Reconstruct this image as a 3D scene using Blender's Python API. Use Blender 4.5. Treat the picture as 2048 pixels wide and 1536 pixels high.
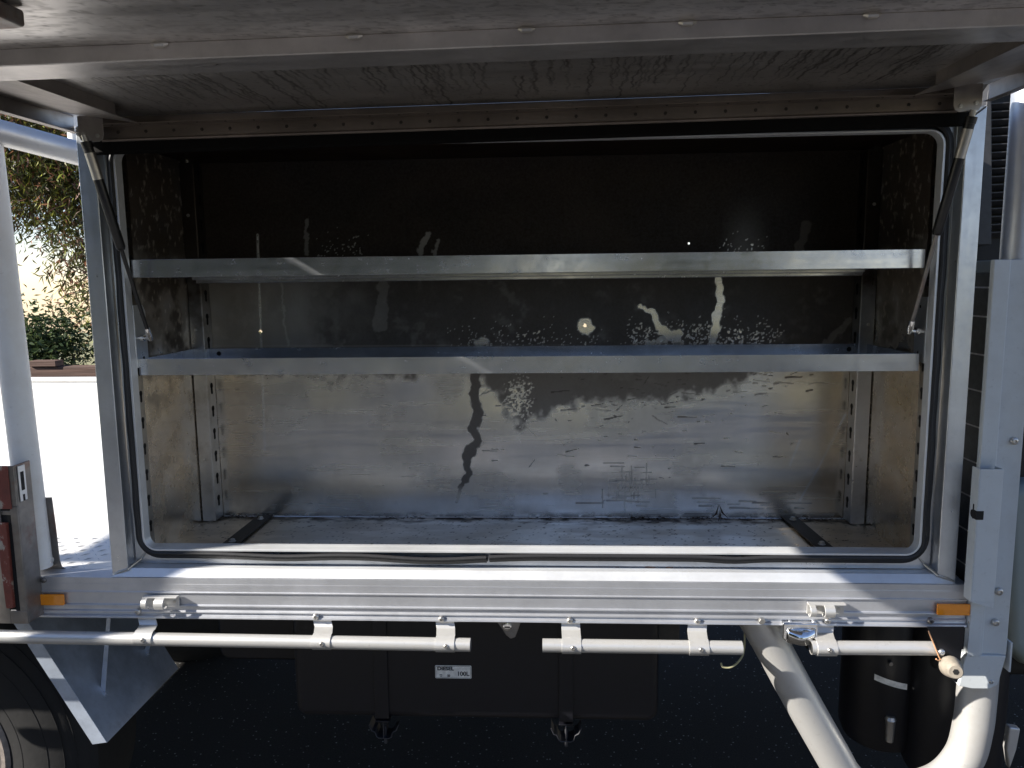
import bpy, math, random
import numpy as np
from mathutils import Vector, Matrix
random.seed(7); RNG = np.random.default_rng(7)
R_ = math.radians
scn = bpy.context.scene
for o in list(bpy.data.objects): bpy.data.objects.remove(o)

# ------------------------------------------------------------------ camera
H0 = 1.0                                  # height of the tray rail's top above the ground
CP = (0.0645, -1.576, 0.6293); YAW, PIT, ROL, FPX = 0.0517, -0.1321, 0.0116, 1531.25
def camrot():
    cy, sy, cp, sp, cr, sr = math.cos(YAW), math.sin(YAW), math.cos(PIT), math.sin(PIT), math.cos(ROL), math.sin(ROL)
    Rz = np.array([[cy,-sy,0],[sy,cy,0],[0,0,1]]); Rx = np.array([[1,0,0],[0,cp,-sp],[0,sp,cp]]); Ry = np.array([[cr,0,sr],[0,1,0],[-sr,0,cr]])
    return Rz @ Rx @ Ry
CM = camrot()
cam_d = bpy.data.cameras.new('camera'); cam = bpy.data.objects.new('camera', cam_d); scn.collection.objects.link(cam)
cam_d.sensor_width = 36; cam_d.lens = FPX/2048*36; cam_d.clip_start = 0.02; cam_d.clip_end = 2000
m3 = CM @ np.array([[1,0,0],[0,0,-1],[0,1,0]])   # camera looks along -Z
mw = Matrix([list(m3[0])+[CP[0]], list(m3[1])+[CP[1]], list(m3[2])+[CP[2]+H0], [0,0,0,1]])
cam.matrix_world = mw
scn.camera = cam
scn.render.resolution_x, scn.render.resolution_y = 1024, 768

# ------------------------------------------------------------------ light
SUN = Vector((1.70, 0.56, -1.0)).normalized()      # direction the sunlight travels
elev = math.asin(-SUN.z); azim = math.atan2(-SUN.x, -SUN.y)
w = bpy.data.worlds.new('World'); scn.world = w; w.use_nodes = True
nt = w.node_tree; bg = nt.nodes['Background']; bg.inputs[1].default_value = 0.075
sky = nt.nodes.new('ShaderNodeTexSky'); sky.sky_type = 'NISHITA'; sky.sun_disc = False
sky.sun_elevation = elev; sky.sun_rotation = azim; sky.air_density = 1.0; sky.dust_density = 0.0; sky.ozone_density = 2.0; sky.altitude = 300
tint = nt.nodes.new('ShaderNodeMix'); tint.data_type = 'RGBA'; tint.blend_type = 'MULTIPLY'; tint.inputs[0].default_value = 1; tint.inputs[7].default_value = (1.08, .985, 1.05, 1)
nt.links.new(sky.outputs[0], tint.inputs[6]); nt.links.new(tint.outputs[2], bg.inputs[0])
sd = bpy.data.lights.new('sun', 'SUN'); sd.energy = 4.8; sd.angle = R_(0.53); sd.color = (1, .95, .87)
so = bpy.data.objects.new('sun', sd); so.rotation_euler = SUN.to_track_quat('-Z', 'Y').to_euler(); so.location = (-6, -4, 8); scn.collection.objects.link(so)
scn.view_settings.view_transform = 'Standard'; scn.view_settings.look = 'None'; scn.view_settings.exposure = 1.35; scn.view_settings.gamma = 1

# ------------------------------------------------------------------ helpers
def ray(px, py):
    return CM @ np.array([(px-1024)/FPX, 1, -(py-768)/FPX])
def U(px, py, y):
    d = ray(px, py); t = (y-CP[1])/d[1]; return (CP[0]+t*d[0], y, CP[2]+t*d[2])
def UZ(px, py, z):
    d = ray(px, py); t = (z-CP[2])/d[2]; return (CP[0]+t*d[0], CP[1]+t*d[1], z)
def UX(px, py, x):
    d = ray(px, py); t = (x-CP[0])/d[0]; return (x, CP[1]+t*d[1], CP[2]+t*d[2])
ORG = {}
def tag(o, label=None, cat=None, group=None, kind=None):
    if label: o['label'] = label
    if cat: o['category'] = cat
    if group: o['group'] = group
    if kind: o['kind'] = kind
    return o
def empty(name, loc, label=None, cat=None, group=None):
    o = bpy.data.objects.new(name, None); o.empty_display_size = .1; o.location = (loc[0], loc[1], loc[2]+H0)
    scn.collection.objects.link(o); ORG[o.name] = np.array([loc[0], loc[1], loc[2]+H0]); tag(o, label, cat, group); return o
def link_mesh(name, me, mat, parent=None, world_org=True):
    o = bpy.data.objects.new(name, me); scn.collection.objects.link(o)
    if mat: me.materials.append(mat)
    if parent: o.parent = parent; ORG[o.name] = ORG[parent.name]
    else: ORG[o.name] = np.zeros(3)
    return o
class MB:
    def __init__(s): s.v = []; s.f = []
    def add(s, vs, fs):
        n = len(s.v); s.v += [tuple(map(float, v)) for v in vs]; s.f += [tuple(i+n for i in f) for f in fs]; return s
    def box(s, x0, x1, y0, y1, z0, z1):
        return s.add([(x0,y0,z0),(x1,y0,z0),(x1,y1,z0),(x0,y1,z0),(x0,y0,z1),(x1,y0,z1),(x1,y1,z1),(x0,y1,z1)],
                     [(0,3,2,1),(4,5,6,7),(0,1,5,4),(1,2,6,5),(2,3,7,6),(3,0,4,7)])
    def prism(s, poly, axis, a0, a1):
        n = len(poly); vs = []
        for a in (a0, a1):
            for p, q in poly:
                vs.append({'x': (a,p,q), 'y': (p,a,q), 'z': (p,q,a)}[axis])
        return s.add(vs, [tuple(range(n))[::-1], tuple(range(n, 2*n))]+[(i, (i+1)%n, n+(i+1)%n, n+i) for i in range(n)])
    def plate(s, pts, th):
        th = np.array(th); n = len(pts); vs = [np.array(p) for p in pts]+[np.array(p)+th for p in pts]
        return s.add(vs, [tuple(range(n)), tuple(range(n, 2*n))[::-1]]+[(i, n+i, n+(i+1)%n, (i+1)%n) for i in range(n)])
    def tube(s, path, r, n=20, closed=False, cap=True, flat=None, hollow=False):
        P = [np.array(p, float) for p in path]; k = len(P); rs = r if hasattr(r, '__len__') else [r]*k
        base = len(s.v); prev = None; ref = None
        for i in range(k):
            a = P[(i-1) % k] if (closed or i > 0) else P[i]; b = P[(i+1) % k] if (closed or i < k-1) else P[i]
            t = (b-a); t /= np.linalg.norm(t)+1e-12
            if ref is None:
                ref = np.cross(t, [0,0,1.]);
                if np.linalg.norm(ref) < .1: ref = np.cross(t, [0,1.,0])
            ref = ref-t*(ref@t); ref /= np.linalg.norm(ref); bi = np.cross(t, ref)
            for j in range(n):
                a_ = 2*math.pi*j/n; s.v.append(tuple(P[i]+rs[i]*(math.cos(a_)*ref+math.sin(a_)*bi)))
        for i in range(k if closed else k-1):
            i2 = (i+1) % k
            for j in range(n):
                j2 = (j+1) % n; s.f.append((base+i*n+j, base+i2*n+j, base+i2*n+j2, base+i*n+j2))
        if cap and not closed:
            s.f.append(tuple(base+j for j in range(n))); s.f.append(tuple(base+(k-1)*n+j for j in range(n))[::-1])
        return s
    def lathe(s, c, axis, prof, n=24):
        c = np.array(c, float); ax = np.array(axis, float); ax /= np.linalg.norm(ax)
        u = np.cross(ax, [0,0,1.]);
        if np.linalg.norm(u) < .1: u = np.cross(ax, [1.,0,0])
        u /= np.linalg.norm(u); v = np.cross(ax, u); base = len(s.v)
        for h, r in prof:
            for j in range(n):
                a = 2*math.pi*j/n; s.v.append(tuple(c+ax*h+max(r, 1e-5)*(math.cos(a)*u+math.sin(a)*v)))
        for i in range(len(prof)-1):
            for j in range(n):
                j2 = (j+1) % n; s.f.append((base+i*n+j, base+i*n+j2, base+(i+1)*n+j2, base+(i+1)*n+j))
        s.f.append(tuple(base+j for j in range(n))[::-1]); s.f.append(tuple(base+(len(prof)-1)*n+j for j in range(n)))
        return s
    def build(s, name, mat, parent=None, bevel=0, seg=2, smooth=35, xf=None, label=None):
        V = np.array(s.v, float)
        if xf is not None: V = xf(V)
        V = V+np.array([0,0,H0])
        if parent: V = V-ORG[parent.name]
        me = bpy.data.meshes.new(name); me.from_pydata([tuple(v) for v in V], [], s.f); me.update()
        import bmesh
        bm = bmesh.new(); bm.from_mesh(me); bmesh.ops.recalc_face_normals(bm, faces=bm.faces[:]); bm.to_mesh(me); bm.free()
        if smooth:
            me.polygons.foreach_set('use_smooth', [True]*len(me.polygons)); me.set_sharp_from_angle(angle=R_(smooth))
        o = link_mesh(name, me, mat, parent)
        if bevel:
            b = o.modifiers.new('bevel', 'BEVEL'); b.width = bevel; b.segments = seg; b.limit_method = 'ANGLE'; b.angle_limit = R_(40); b.harden_normals = True
        if label: o['label'] = label
        return o
def fbm(x, y, seed=0, oct=4):
    r = np.random.default_rng(seed); T = r.random((256, 256)); out = 0; amp = 1; tot = 0
    for o in range(oct):
        xi = np.floor(x).astype(int); yi = np.floor(y).astype(int); fx = x-xi; fy = y-yi; fx = fx*fx*(3-2*fx); fy = fy*fy*(3-2*fy)
        g = lambda a, b: T[a % 256, b % 256]
        out = out+amp*((g(xi,yi)*(1-fx)+g(xi+1,yi)*fx)*(1-fy)+(g(xi,yi+1)*(1-fx)+g(xi+1,yi+1)*fx)*fy); tot += amp; amp *= .5; x = x*2.03+17; y = y*2.03+31
    return out/tot
def sstep(a, b, x):
    t = np.clip((x-a)/(b-a), 0, 1); return t*t*(3-2*t)
def segdist(X, Y, pts, ws):
    """smallest (distance / width) to a polyline with a width at each point"""
    D = np.full(X.shape, 9e9)
    for (x0, y0), (x1, y1), w0, w1 in zip(pts[:-1], pts[1:], ws[:-1], ws[1:]):
        dx, dy = x1-x0, y1-y0; t = np.clip(((X-x0)*dx+(Y-y0)*dy)/(dx*dx+dy*dy+1e-9), 0, 1)
        D = np.minimum(D, np.hypot(X-x0-t*dx, Y-y0-t*dy)/(w0+(w1-w0)*t))
    return D

# ------------------------------------------------------------------ materials
class NT:
    def __init__(s, name):
        s.m = bpy.data.materials.new(name); s.m.use_nodes = True; s.t = s.m.node_tree; s.p = s.t.nodes['Principled BSDF']
        s.tc = s.t.nodes.new('ShaderNodeTexCoord')
    def n(s, ty, **k):
        o = s.t.nodes.new(ty)
        for a, b in k.items(): setattr(o, a, b)
        return o
    def l(s, a, b): s.t.links.new(a, b)
    def noise(s, scale, detail=4, sc=(1,1,1), rough=.55, dist=0):
        mp = s.n('ShaderNodeMapping'); mp.inputs['Scale'].default_value = sc; s.l(s.tc.outputs['Object'], mp.inputs[0])
        o = s.n('ShaderNodeTexNoise'); o.inputs['Scale'].default_value = scale; o.inputs['Detail'].default_value = detail; o.inputs['Roughness'].default_value = rough; o.inputs['Distortion'].default_value = dist
        s.l(mp.outputs[0], o.inputs[0]); return o.outputs[0]
    def ramp(s, fac, stops):
        o = s.n('ShaderNodeValToRGB'); e = o.color_ramp.elements
        while len(e) < len(stops): e.new(.5)
        for i, (p, c) in enumerate(stops):
            e[i].position = p; e[i].color = (c if hasattr(c, '__len__') else (c, c, c))+(1,) if hasattr(c, '__len__') else (c, c, c, 1)
        s.l(fac, o.inputs[0]); return o.outputs[0]
    def mix(s, fac, a, b, mode='MIX'):
        o = s.n('ShaderNodeMix'); o.data_type = 'RGBA'; o.blend_type = mode
        for k, v in ((0, fac), (6, a), (7, b)):
            if hasattr(v, 'is_output'): s.l(v, o.inputs[k])
            elif k == 0: o.inputs[0].default_value = v
            else: o.inputs[k].default_value = (*v, 1)
        return o.outputs[2]
    def math(s, op, a, b=0.):
        o = s.n('ShaderNodeMath', operation=op)
        for k, v in ((0, a), (1, b)):
            if hasattr(v, 'is_output'): s.l(v, o.inputs[k])
            else: o.inputs[k].default_value = v
        return o.outputs[0]
    def attr(s, nm):
        o = s.n('ShaderNodeAttribute'); o.attribute_name = nm; return o.outputs['Fac']
    def bump(s, h, st=.2, dist=.002, prev=None):
        o = s.n('ShaderNodeBump'); o.inputs['Strength'].default_value = st; o.inputs['Distance'].default_value = dist; s.l(h, o.inputs['Height'])
        if prev is not None: s.l(prev, o.inputs['Normal'])
        s.l(o.outputs[0], s.p.inputs['Normal']); return o.outputs[0]
def metal(name, base=(.6,.61,.62), rough=.32, brush=(1,1,1), var=.18, metallic=.86, blotch=.5, bs=.15, dirt=None, warp=0):
    s = NT(name); p = s.p; p.inputs['Metallic'].default_value = metallic
    big = s.noise(5, 5, rough=.65); fine = s.noise(90, 3, brush); spots = s.noise(38, 6, rough=.7)
    c0 = tuple(c*(1-blotch*.45) for c in base); c1 = tuple(min(1, c*(1+blotch*.18)) for c in base)
    col = s.ramp(big, [(.33, c0), (.66, c1)])
    col = s.mix(s.math('MULTIPLY', s.ramp(spots, [(.52, 0.), (.72, 1.)]), .5*blotch), col, tuple(c*.55 for c in base))
    if dirt:
        col = s.mix(s.math('MULTIPLY', s.ramp(s.noise(7, 6, rough=.75), [(.5, 0.), (.68, 1.)]), dirt[1]), col, dirt[0])
    s.l(col, p.inputs['Base Color'])
    r = s.math('ADD', s.math('MULTIPLY', s.math('SUBTRACT', spots, .5), var*1.6), s.math('ADD', s.math('MULTIPLY', s.math('SUBTRACT', fine, .5), var), rough))
    s.l(r, p.inputs['Roughness'])
    scr = s.ramp(s.noise(26, 2, (1, 1, 9), dist=1.5), [(.485, 0.), (.5, 1.), (.515, 0.)])
    h = s.math('ADD', s.math('MULTIPLY', fine, .6), s.math('MULTIPLY', scr, .12))
    b = s.bump(h, bs, .0006)
    if warp: s.bump(s.noise(3.2, 2), 1, warp, b)
    return s.m
def paint(name, base, rough=.4, dirt=(.3,.25,.2), dirtamt=.35, spec=.5, bs=.1, coat=0):
    s = NT(name); p = s.p
    a = s.noise(9, 6, rough=.7); f = s.noise(120, 3)
    col = s.mix(s.math('MULTIPLY', s.ramp(a, [(.48, 0.), (.75, 1.)]), dirtamt), base, dirt)
    col = s.mix(s.math('MULTIPLY', s.ramp(s.noise(60, 5, rough=.8), [(.6, 0.), (.7, 1.)]), dirtamt*.7), col, tuple(c*.5 for c in dirt))
    s.l(col, p.inputs['Base Color']); p.inputs['Specular IOR Level'].default_value = spec
    s.l(s.math('ADD', s.math('MULTIPLY', a, .25), rough-.1), p.inputs['Roughness'])
    p.inputs['Coat Weight'].default_value = coat; p.inputs['Metallic'].default_value = .55 if 'silver' in name else 0
    s.bump(f, bs, .0006); return s.m
def plain(name, base, rough=.5, metallic=0., bs=0, sc=80, var=.2):
    s = NT(name); p = s.p; n = s.noise(sc, 4)
    s.l(s.ramp(n, [(.3, tuple(c*(1-var) for c in base)), (.7, tuple(min(1, c*(1+var)) for c in base))]), p.inputs['Base Color'])
    p.inputs['Roughness'].default_value = rough; p.inputs['Metallic'].default_value = metallic
    if bs: s.bump(n, bs, .001)
    return s.m
M = {}
M['frame'] = metal('brushed_aluminium', (.62,.64,.67), .34, (1,1,.05), blotch=.45)
M['frame_h'] = metal('brushed_aluminium_across', (.62,.64,.67), .33, (.04,1,1), blotch=.5)
M['shelf'] = metal('galvanised_shelf', (.60,.62,.67), .22, (.03,1,1), blotch=.5, dirt=((.40,.34,.28), .2), bs=.03, warp=.004)
M['lip'] = metal('sunlit_lip_aluminium', (.74,.75,.76), .45, (.03,1,1), metallic=.5, blotch=.35)
M['inner'] = metal('dull_inner_aluminium', (.36,.34,.31), .42, (1,.05,1), blotch=.9, dirt=((.10,.07,.045), .75))
M['innerside'] = metal('stained_side_aluminium', (.33,.30,.26), .38, (1,1,.1), blotch=.9, dirt=((.09,.06,.035), .8), warp=.01)
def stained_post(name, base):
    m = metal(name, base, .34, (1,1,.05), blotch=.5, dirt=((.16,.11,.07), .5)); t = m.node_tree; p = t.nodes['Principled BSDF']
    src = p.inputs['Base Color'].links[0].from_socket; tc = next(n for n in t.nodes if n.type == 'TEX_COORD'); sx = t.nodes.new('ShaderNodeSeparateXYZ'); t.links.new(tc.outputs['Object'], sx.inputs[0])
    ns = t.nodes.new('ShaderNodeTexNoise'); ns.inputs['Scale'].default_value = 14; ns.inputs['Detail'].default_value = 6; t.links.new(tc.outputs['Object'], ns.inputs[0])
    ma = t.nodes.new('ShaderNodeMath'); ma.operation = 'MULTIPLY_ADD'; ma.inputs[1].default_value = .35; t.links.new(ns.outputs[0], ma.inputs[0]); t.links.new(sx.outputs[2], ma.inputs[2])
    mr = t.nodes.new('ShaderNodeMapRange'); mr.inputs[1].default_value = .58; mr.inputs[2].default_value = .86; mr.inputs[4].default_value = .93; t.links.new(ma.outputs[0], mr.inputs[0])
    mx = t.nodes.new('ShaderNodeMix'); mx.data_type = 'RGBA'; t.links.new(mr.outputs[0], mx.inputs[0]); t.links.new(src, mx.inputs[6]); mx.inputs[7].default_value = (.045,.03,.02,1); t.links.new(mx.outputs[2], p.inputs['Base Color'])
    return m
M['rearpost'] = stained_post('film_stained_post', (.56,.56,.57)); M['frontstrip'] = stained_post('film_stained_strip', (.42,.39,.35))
M['lidframe'] = metal('lid_frame_aluminium', (.70,.66,.63), .36, (.03,1,1), blotch=.6)
M['hinge'] = metal('brown_hinge_aluminium', (.24,.20,.17), .4, (.03,1,1), blotch=.6)
M['lidside'] = metal('lid_side_aluminium', (.44,.40,.37), .38, (1,.03,1), blotch=.6)
M['rail'] = metal('anodised_rail', (.60,.61,.64), .44, (.02,1,1), metallic=.75, blotch=.35)
M['silver'] = paint('silver_painted_tube', (.62,.61,.59), .38, (.42,.36,.28), .3, bs=.15)
M['white'] = paint('white_painted_steel', (.57,.60,.61), .38, (.38,.36,.32), .3)
M['whitetray'] = paint('white_tray_panel', (.78,.77,.74), .5, (.55,.47,.38), .3)
M['cream'] = paint('cream_cab', (.24,.28,.27), .35, (.35,.33,.28), .2)
M['steel'] = metal('dark_weathered_steel', (.30,.28,.26), .5, blotch=.9, dirt=((.22,.07,.035), .6))
M['zinc'] = metal('zinc_bolt', (.55,.53,.5), .35, blotch=.4)
M['galv'] = metal('galvanised_sheet', (.52,.58,.68), .50, (1,.05,.6), metallic=.45, blotch=.8, bs=.3)
M['chrome'] = plain('chrome', (.82,.82,.82), .07, 1.)
M['rubber'] = plain('black_rubber', (.018,.018,.02), .55, bs=.3, sc=200)
M['rubber_shade'] = plain('rubber_and_shade_black', (.006,.0055,.0055), .85)  # near-black: rubber with the shadow under the hinge painted in
M['rubber_shade'].node_tree.nodes['Principled BSDF'].inputs['Specular IOR Level'].default_value = .1
M['blackgloss'] = plain('black_strut_paint', (.012,.012,.013), .28)
M['black'] = plain('black_tank_paint', (.006,.006,.009), .42, bs=.15, sc=60)
M['blackmat'] = plain('black_chassis', (.006,.0055,.0055), .65, bs=.3)
M['dark'] = plain('dark_hole', (.006,.006,.006), .8)
M['tyre'] = plain('tyre_rubber', (.009,.0085,.0085), .8, bs=.6, sc=60)
M['strapdark'] = plain('dark_floor_strap', (.035,.028,.022), .55, .3, bs=.3)
M['knob'] = plain('worn_nylon_roller', (.27,.235,.19), .6, bs=.3)
M['plate'] = plain('pale_label_plate', (.80,.79,.75), .45)
M['ink'] = plain('black_ink', (.008,.008,.008), .7)
s = NT('amber_reflector'); s.p.inputs['Base Color'].default_value = (.95,.30,.01,1); s.p.inputs['Roughness'].default_value = .25; s.p.inputs['Coat Weight'].default_value = .6
v_ = s.n('ShaderNodeTexVoronoi'); v_.inputs['Scale'].default_value = 420; s.l(s.tc.outputs['Object'], v_.inputs[0]); s.bump(v_.outputs[0], .4, .001); M['amber'] = s.m
s = NT('flaking_red_paint'); n_ = s.noise(22, 8, (1,1,.6), rough=.75)
s.l(s.ramp(n_, [(.40, (.42,.37,.30)), (.47, (.36,.30,.24)), (.51, (.20,.045,.03)), (.7, (.13,.035,.025))]), s.p.inputs['Base Color']); s.p.inputs['Roughness'].default_value = .55; s.bump(n_, .4, .001); M['redpaint'] = s.m
# back wall: bare aluminium under a brown film (attributes written below)
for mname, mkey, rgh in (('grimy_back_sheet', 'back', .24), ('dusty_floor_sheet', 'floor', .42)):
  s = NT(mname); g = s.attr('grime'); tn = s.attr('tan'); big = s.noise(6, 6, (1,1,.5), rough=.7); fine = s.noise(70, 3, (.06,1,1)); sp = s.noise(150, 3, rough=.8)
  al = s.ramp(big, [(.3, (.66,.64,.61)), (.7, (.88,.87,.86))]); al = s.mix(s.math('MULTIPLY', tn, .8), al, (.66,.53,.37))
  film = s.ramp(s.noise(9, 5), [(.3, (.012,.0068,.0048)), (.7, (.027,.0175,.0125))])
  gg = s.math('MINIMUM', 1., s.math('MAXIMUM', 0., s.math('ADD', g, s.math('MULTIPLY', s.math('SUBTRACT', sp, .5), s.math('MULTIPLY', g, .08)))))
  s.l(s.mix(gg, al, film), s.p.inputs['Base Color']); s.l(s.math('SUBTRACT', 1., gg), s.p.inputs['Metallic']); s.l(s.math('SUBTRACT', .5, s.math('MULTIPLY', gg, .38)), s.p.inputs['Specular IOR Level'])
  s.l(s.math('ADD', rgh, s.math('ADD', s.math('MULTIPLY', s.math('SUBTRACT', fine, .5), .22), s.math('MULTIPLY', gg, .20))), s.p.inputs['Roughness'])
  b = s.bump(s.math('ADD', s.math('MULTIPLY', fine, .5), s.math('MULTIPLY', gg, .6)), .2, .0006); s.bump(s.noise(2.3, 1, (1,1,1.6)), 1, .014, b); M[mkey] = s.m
s = NT('streaked_lid_skin'); g = s.attr('grime'); fine = s.noise(60, 3, (.05,1,1))
al = s.ramp(s.noise(5, 6, rough=.7), [(.3, (.58,.545,.515)), (.7, (.80,.76,.72))]); s.l(s.mix(g, al, (.09,.07,.055)), s.p.inputs['Base Color'])
s.p.inputs['Metallic'].default_value = .9; s.l(s.math('ADD', .36, s.math('ADD', s.math('MULTIPLY', s.math('SUBTRACT', fine, .5), .25), s.math('MULTIPLY', g, .15))), s.p.inputs['Roughness'])
s.bump(fine, .2, .0006); M['lidskin'] = s.m
s = NT('asphalt'); v = s.noise(160, 6, rough=.8); col = s.ramp(v, [(.35, (.016,.015,.014)), (.60, (.036,.034,.032)), (.70, (.05,.05,.05)), (.75, (.2,.2,.2))])
v3 = s.n('ShaderNodeTexVoronoi'); v3.inputs['Scale'].default_value = 85; s.l(s.tc.outputs['Object'], v3.inputs[0])
col = s.mix(s.math('MULTIPLY', s.ramp(v3.outputs['Color'], [(.76, 0.), (.80, 1.)]), s.ramp(v3.outputs['Distance'], [(.16, 1.), (.30, 0.)])), col, (.34,.34,.34))
s.l(s.mix(s.ramp(s.noise(.8, 5), [(.4, 0.), (.7, .3)]), col, (.045,.042,.038)), s.p.inputs['Base Color']); s.p.inputs['Roughness'].default_value = .95; s.p.inputs['Specular IOR Level'].default_value = .12
vv = s.n('ShaderNodeTexVoronoi'); vv.inputs['Scale'].default_value = 110; s.l(s.tc.outputs['Object'], vv.inputs[0]); s.bump(v, .5, .004); M['asphalt'] = s.m
s = NT('pale_gravel'); v = s.noise(70, 6, rough=.8); s.l(s.ramp(v, [(.35, (.10,.095,.09)), (.65, (.30,.285,.265))]), s.p.inputs['Base Color']); s.p.inputs['Roughness'].default_value = .9; s.bump(v, .6, .01); M['gravel'] = s.m
s = NT('dry_grass'); s.l(s.ramp(s.noise(1.2, 8, rough=.7), [(.35, (.17,.17,.07)), (.6, (.30,.27,.14)), (.75, (.12,.14,.05))]), s.p.inputs['Base Color']); s.p.inputs['Roughness'].default_value = .9; s.bump(s.noise(30, 5), 1, .05); M['grass'] = s.m
s = NT('brown_sleeper'); s.l(s.ramp(s.noise(14, 6, (.15,1,2)), [(.3, (.06,.032,.022)), (.7, (.13,.07,.05))]), s.p.inputs['Base Color']); s.p.inputs['Roughness'].default_value = .8; s.bump(s.noise(20, 5, (.1,1,3)), .6, .01); M['timber'] = s.m
s = NT('bark'); s.l(s.ramp(s.noise(8, 6, (2,2,.4)), [(.3, (.10,.075,.055)), (.7, (.28,.23,.18))]), s.p.inputs['Base Color']); s.p.inputs['Roughness'].default_value = .9; s.bump(s.noise(16, 5, (2,2,.4)), .8, .02); M['bark'] = s.m
def leafmat(name, stops):
    s = NT(name); gm = s.n('ShaderNodeNewGeometry'); s.l(s.ramp(gm.outputs['Random Per Island'], stops), s.p.inputs['Base Color'])
    s.p.inputs['Roughness'].default_value = .5; s.p.inputs['Specular IOR Level'].default_value = .35
    tr = s.n('ShaderNodeBsdfTranslucent'); s.l(s.ramp(gm.outputs['Random Per Island'], stops), tr.inputs[0]); mx = s.n('ShaderNodeMixShader'); mx.inputs[0].default_value = .25
    s.l(s.p.outputs[0], mx.inputs[1]); s.l(tr.outputs[0], mx.inputs[2]); s.l(mx.outputs[0], s.t.nodes['Material Output'].inputs[0]); return s.m
M['gumleaf'] = leafmat('drooping_leaves', [(0., (.035,.04,.016)), (.4, (.09,.10,.028)), (.62, (.26,.27,.045)), (.78, (.06,.045,.03)), (.93, (.32,.15,.09))])
M['shrubleaf'] = leafmat('shrub_leaves', [(0., (.02,.035,.015)), (.5, (.05,.08,.03)), (1., (.10,.13,.05))])
M['litter'] = plain('dry_leaf_litter', (.035,.022,.014), .85, bs=.3, sc=40, var=.5)

# ------------------------------------------------------------------ setting: ground
def sheet(name, x0, x1, y0, y1, z, mat, kind='structure'):
    b = MB(); b.add([(x0,y0,z),(x1,y0,z),(x1,y1,z),(x0,y1,z)], [(0,1,2,3)]); o = b.build(name, mat, smooth=0); o['kind'] = kind; return o
b = MB(); b.add([(-900,-900,-1.004),(900,-900,-1.004),(900,6,-1.004),(-900,6,-1.004),(-900,900,-1.004-.0605*894),(900,900,-1.004-.0605*894)], [(0,1,2,3),(3,2,5,4)])
o = b.build('ground', M['grass'], smooth=0); o['kind'] = 'structure'
sheet('asphalt_yard', -9, 30, -14, 6.2, -1.0, M['asphalt'])
sheet('added_bounce_gravel', -9, 30, -13.9, -1.75, -.996, M['gravel'])  # pale ground added out of view to bounce light into the box

# ================================================================== THE TOOLBOX
TB = empty('toolbox', (0, .17, 0), 'open aluminium side toolbox on the truck tray, two shelves inside and its lid raised', 'toolbox')
YB = .3355                                                            # back sheet
# -- outer shell (closed body round the opening)
b = MB()
b.box(-.899, -.8955, .001, YB+.004, .002, .953); b.box(.8955, .899, .001, YB+.004, .002, .953)      # outer cheeks
b.box(-.8955, .8955, .001, YB+.004, .9495, .953)
b.build('shell', M['frame'], TB)
# -- front frame: raised outer band, recessed seat, mitred corners
FW = .040
def ring(x0, x1, z0, z1, wl, wr, wb, wt, y0, y1):
    P = [((x0,z0),(x1,z0),(x1-wr,z0+wb),(x0+wl,z0+wb)), ((x1,z0),(x1,z1),(x1-wr,z1-wt),(x1-wr,z0+wb)),
         ((x1,z1),(x0,z1),(x0+wl,z1-wt),(x1-wr,z1-wt)), ((x0,z1),(x0,z0),(x0+wl,z0+wb),(x0+wl,z1-wt))]
    return [MB().prism(q, 'y', y0, y1) for q in P]
rg = ring(-.9, .9, .0005, .9545, .037, .037, .017, .028, -.012, .022)
def sillxf(V):
    V = V.copy(); f_ = V[:,1] < 0; k_ = np.clip((V[:,2]-.0005)/.017, 0, 1); V[:,1] = np.where(f_, -.0190+.0125*k_, V[:,1]); return V
for i_, (q, mt, nm) in enumerate(zip(rg, ('lip','frame','frame_h','frame'), ('frame_sill','frame_post','frame_header','frame_post'))):
    q.build(nm, M[mt], TB, bevel=.0025 if i_ else .0012, xf=None if i_ else sillxf)
MB().box(-.826, .826, .0237, .0400, .0480, .0582).build('sill_return', M['lip'], TB, bevel=.001)
b = MB()
for q in ring(-.8605, .8605, .019, .926, .030, .030, .038, .014, .018, .021): b.add(q.v, q.f)
b.build('seal_seat', M['frame_h'], TB, bevel=.0006)
# mitre weld beads
for sx in (-1, 1):
    b = MB().tube([(sx*.897, -.0125, .003), (sx*.885, -.0135, .009), (sx*.864, -.0125, .0165), (sx*.848, .017, .03), (sx*.834, .017, .048)], [.0022,.003,.0026,.0028,.002], 8)
    b.build('mitre_weld', M['zinc'], TB)
rr = random.Random(8)
for cx_, n_, w_, h_ in ((1300, 9, .018, .003), (1340, 6, .009, .002), (1235, 5, .006, .002), (1878, 5, .004, .010)):
    c_ = U(cx_, 1135 if cx_ < 1800 else 1110, .0175); q = []
    for i in range(14):
        a_ = 2*math.pi*i/14; q.append((c_[0]+w_*math.cos(a_)*rr.uniform(.55, 1.1), c_[2]+h_*math.sin(a_)*rr.uniform(.5, 1.2)))
    MB().prism(q, 'y', .0174, .0178).build('rust_stain', plain('rust', (.22,.10,.04), .8, var=.5), TB, smooth=0)
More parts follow.
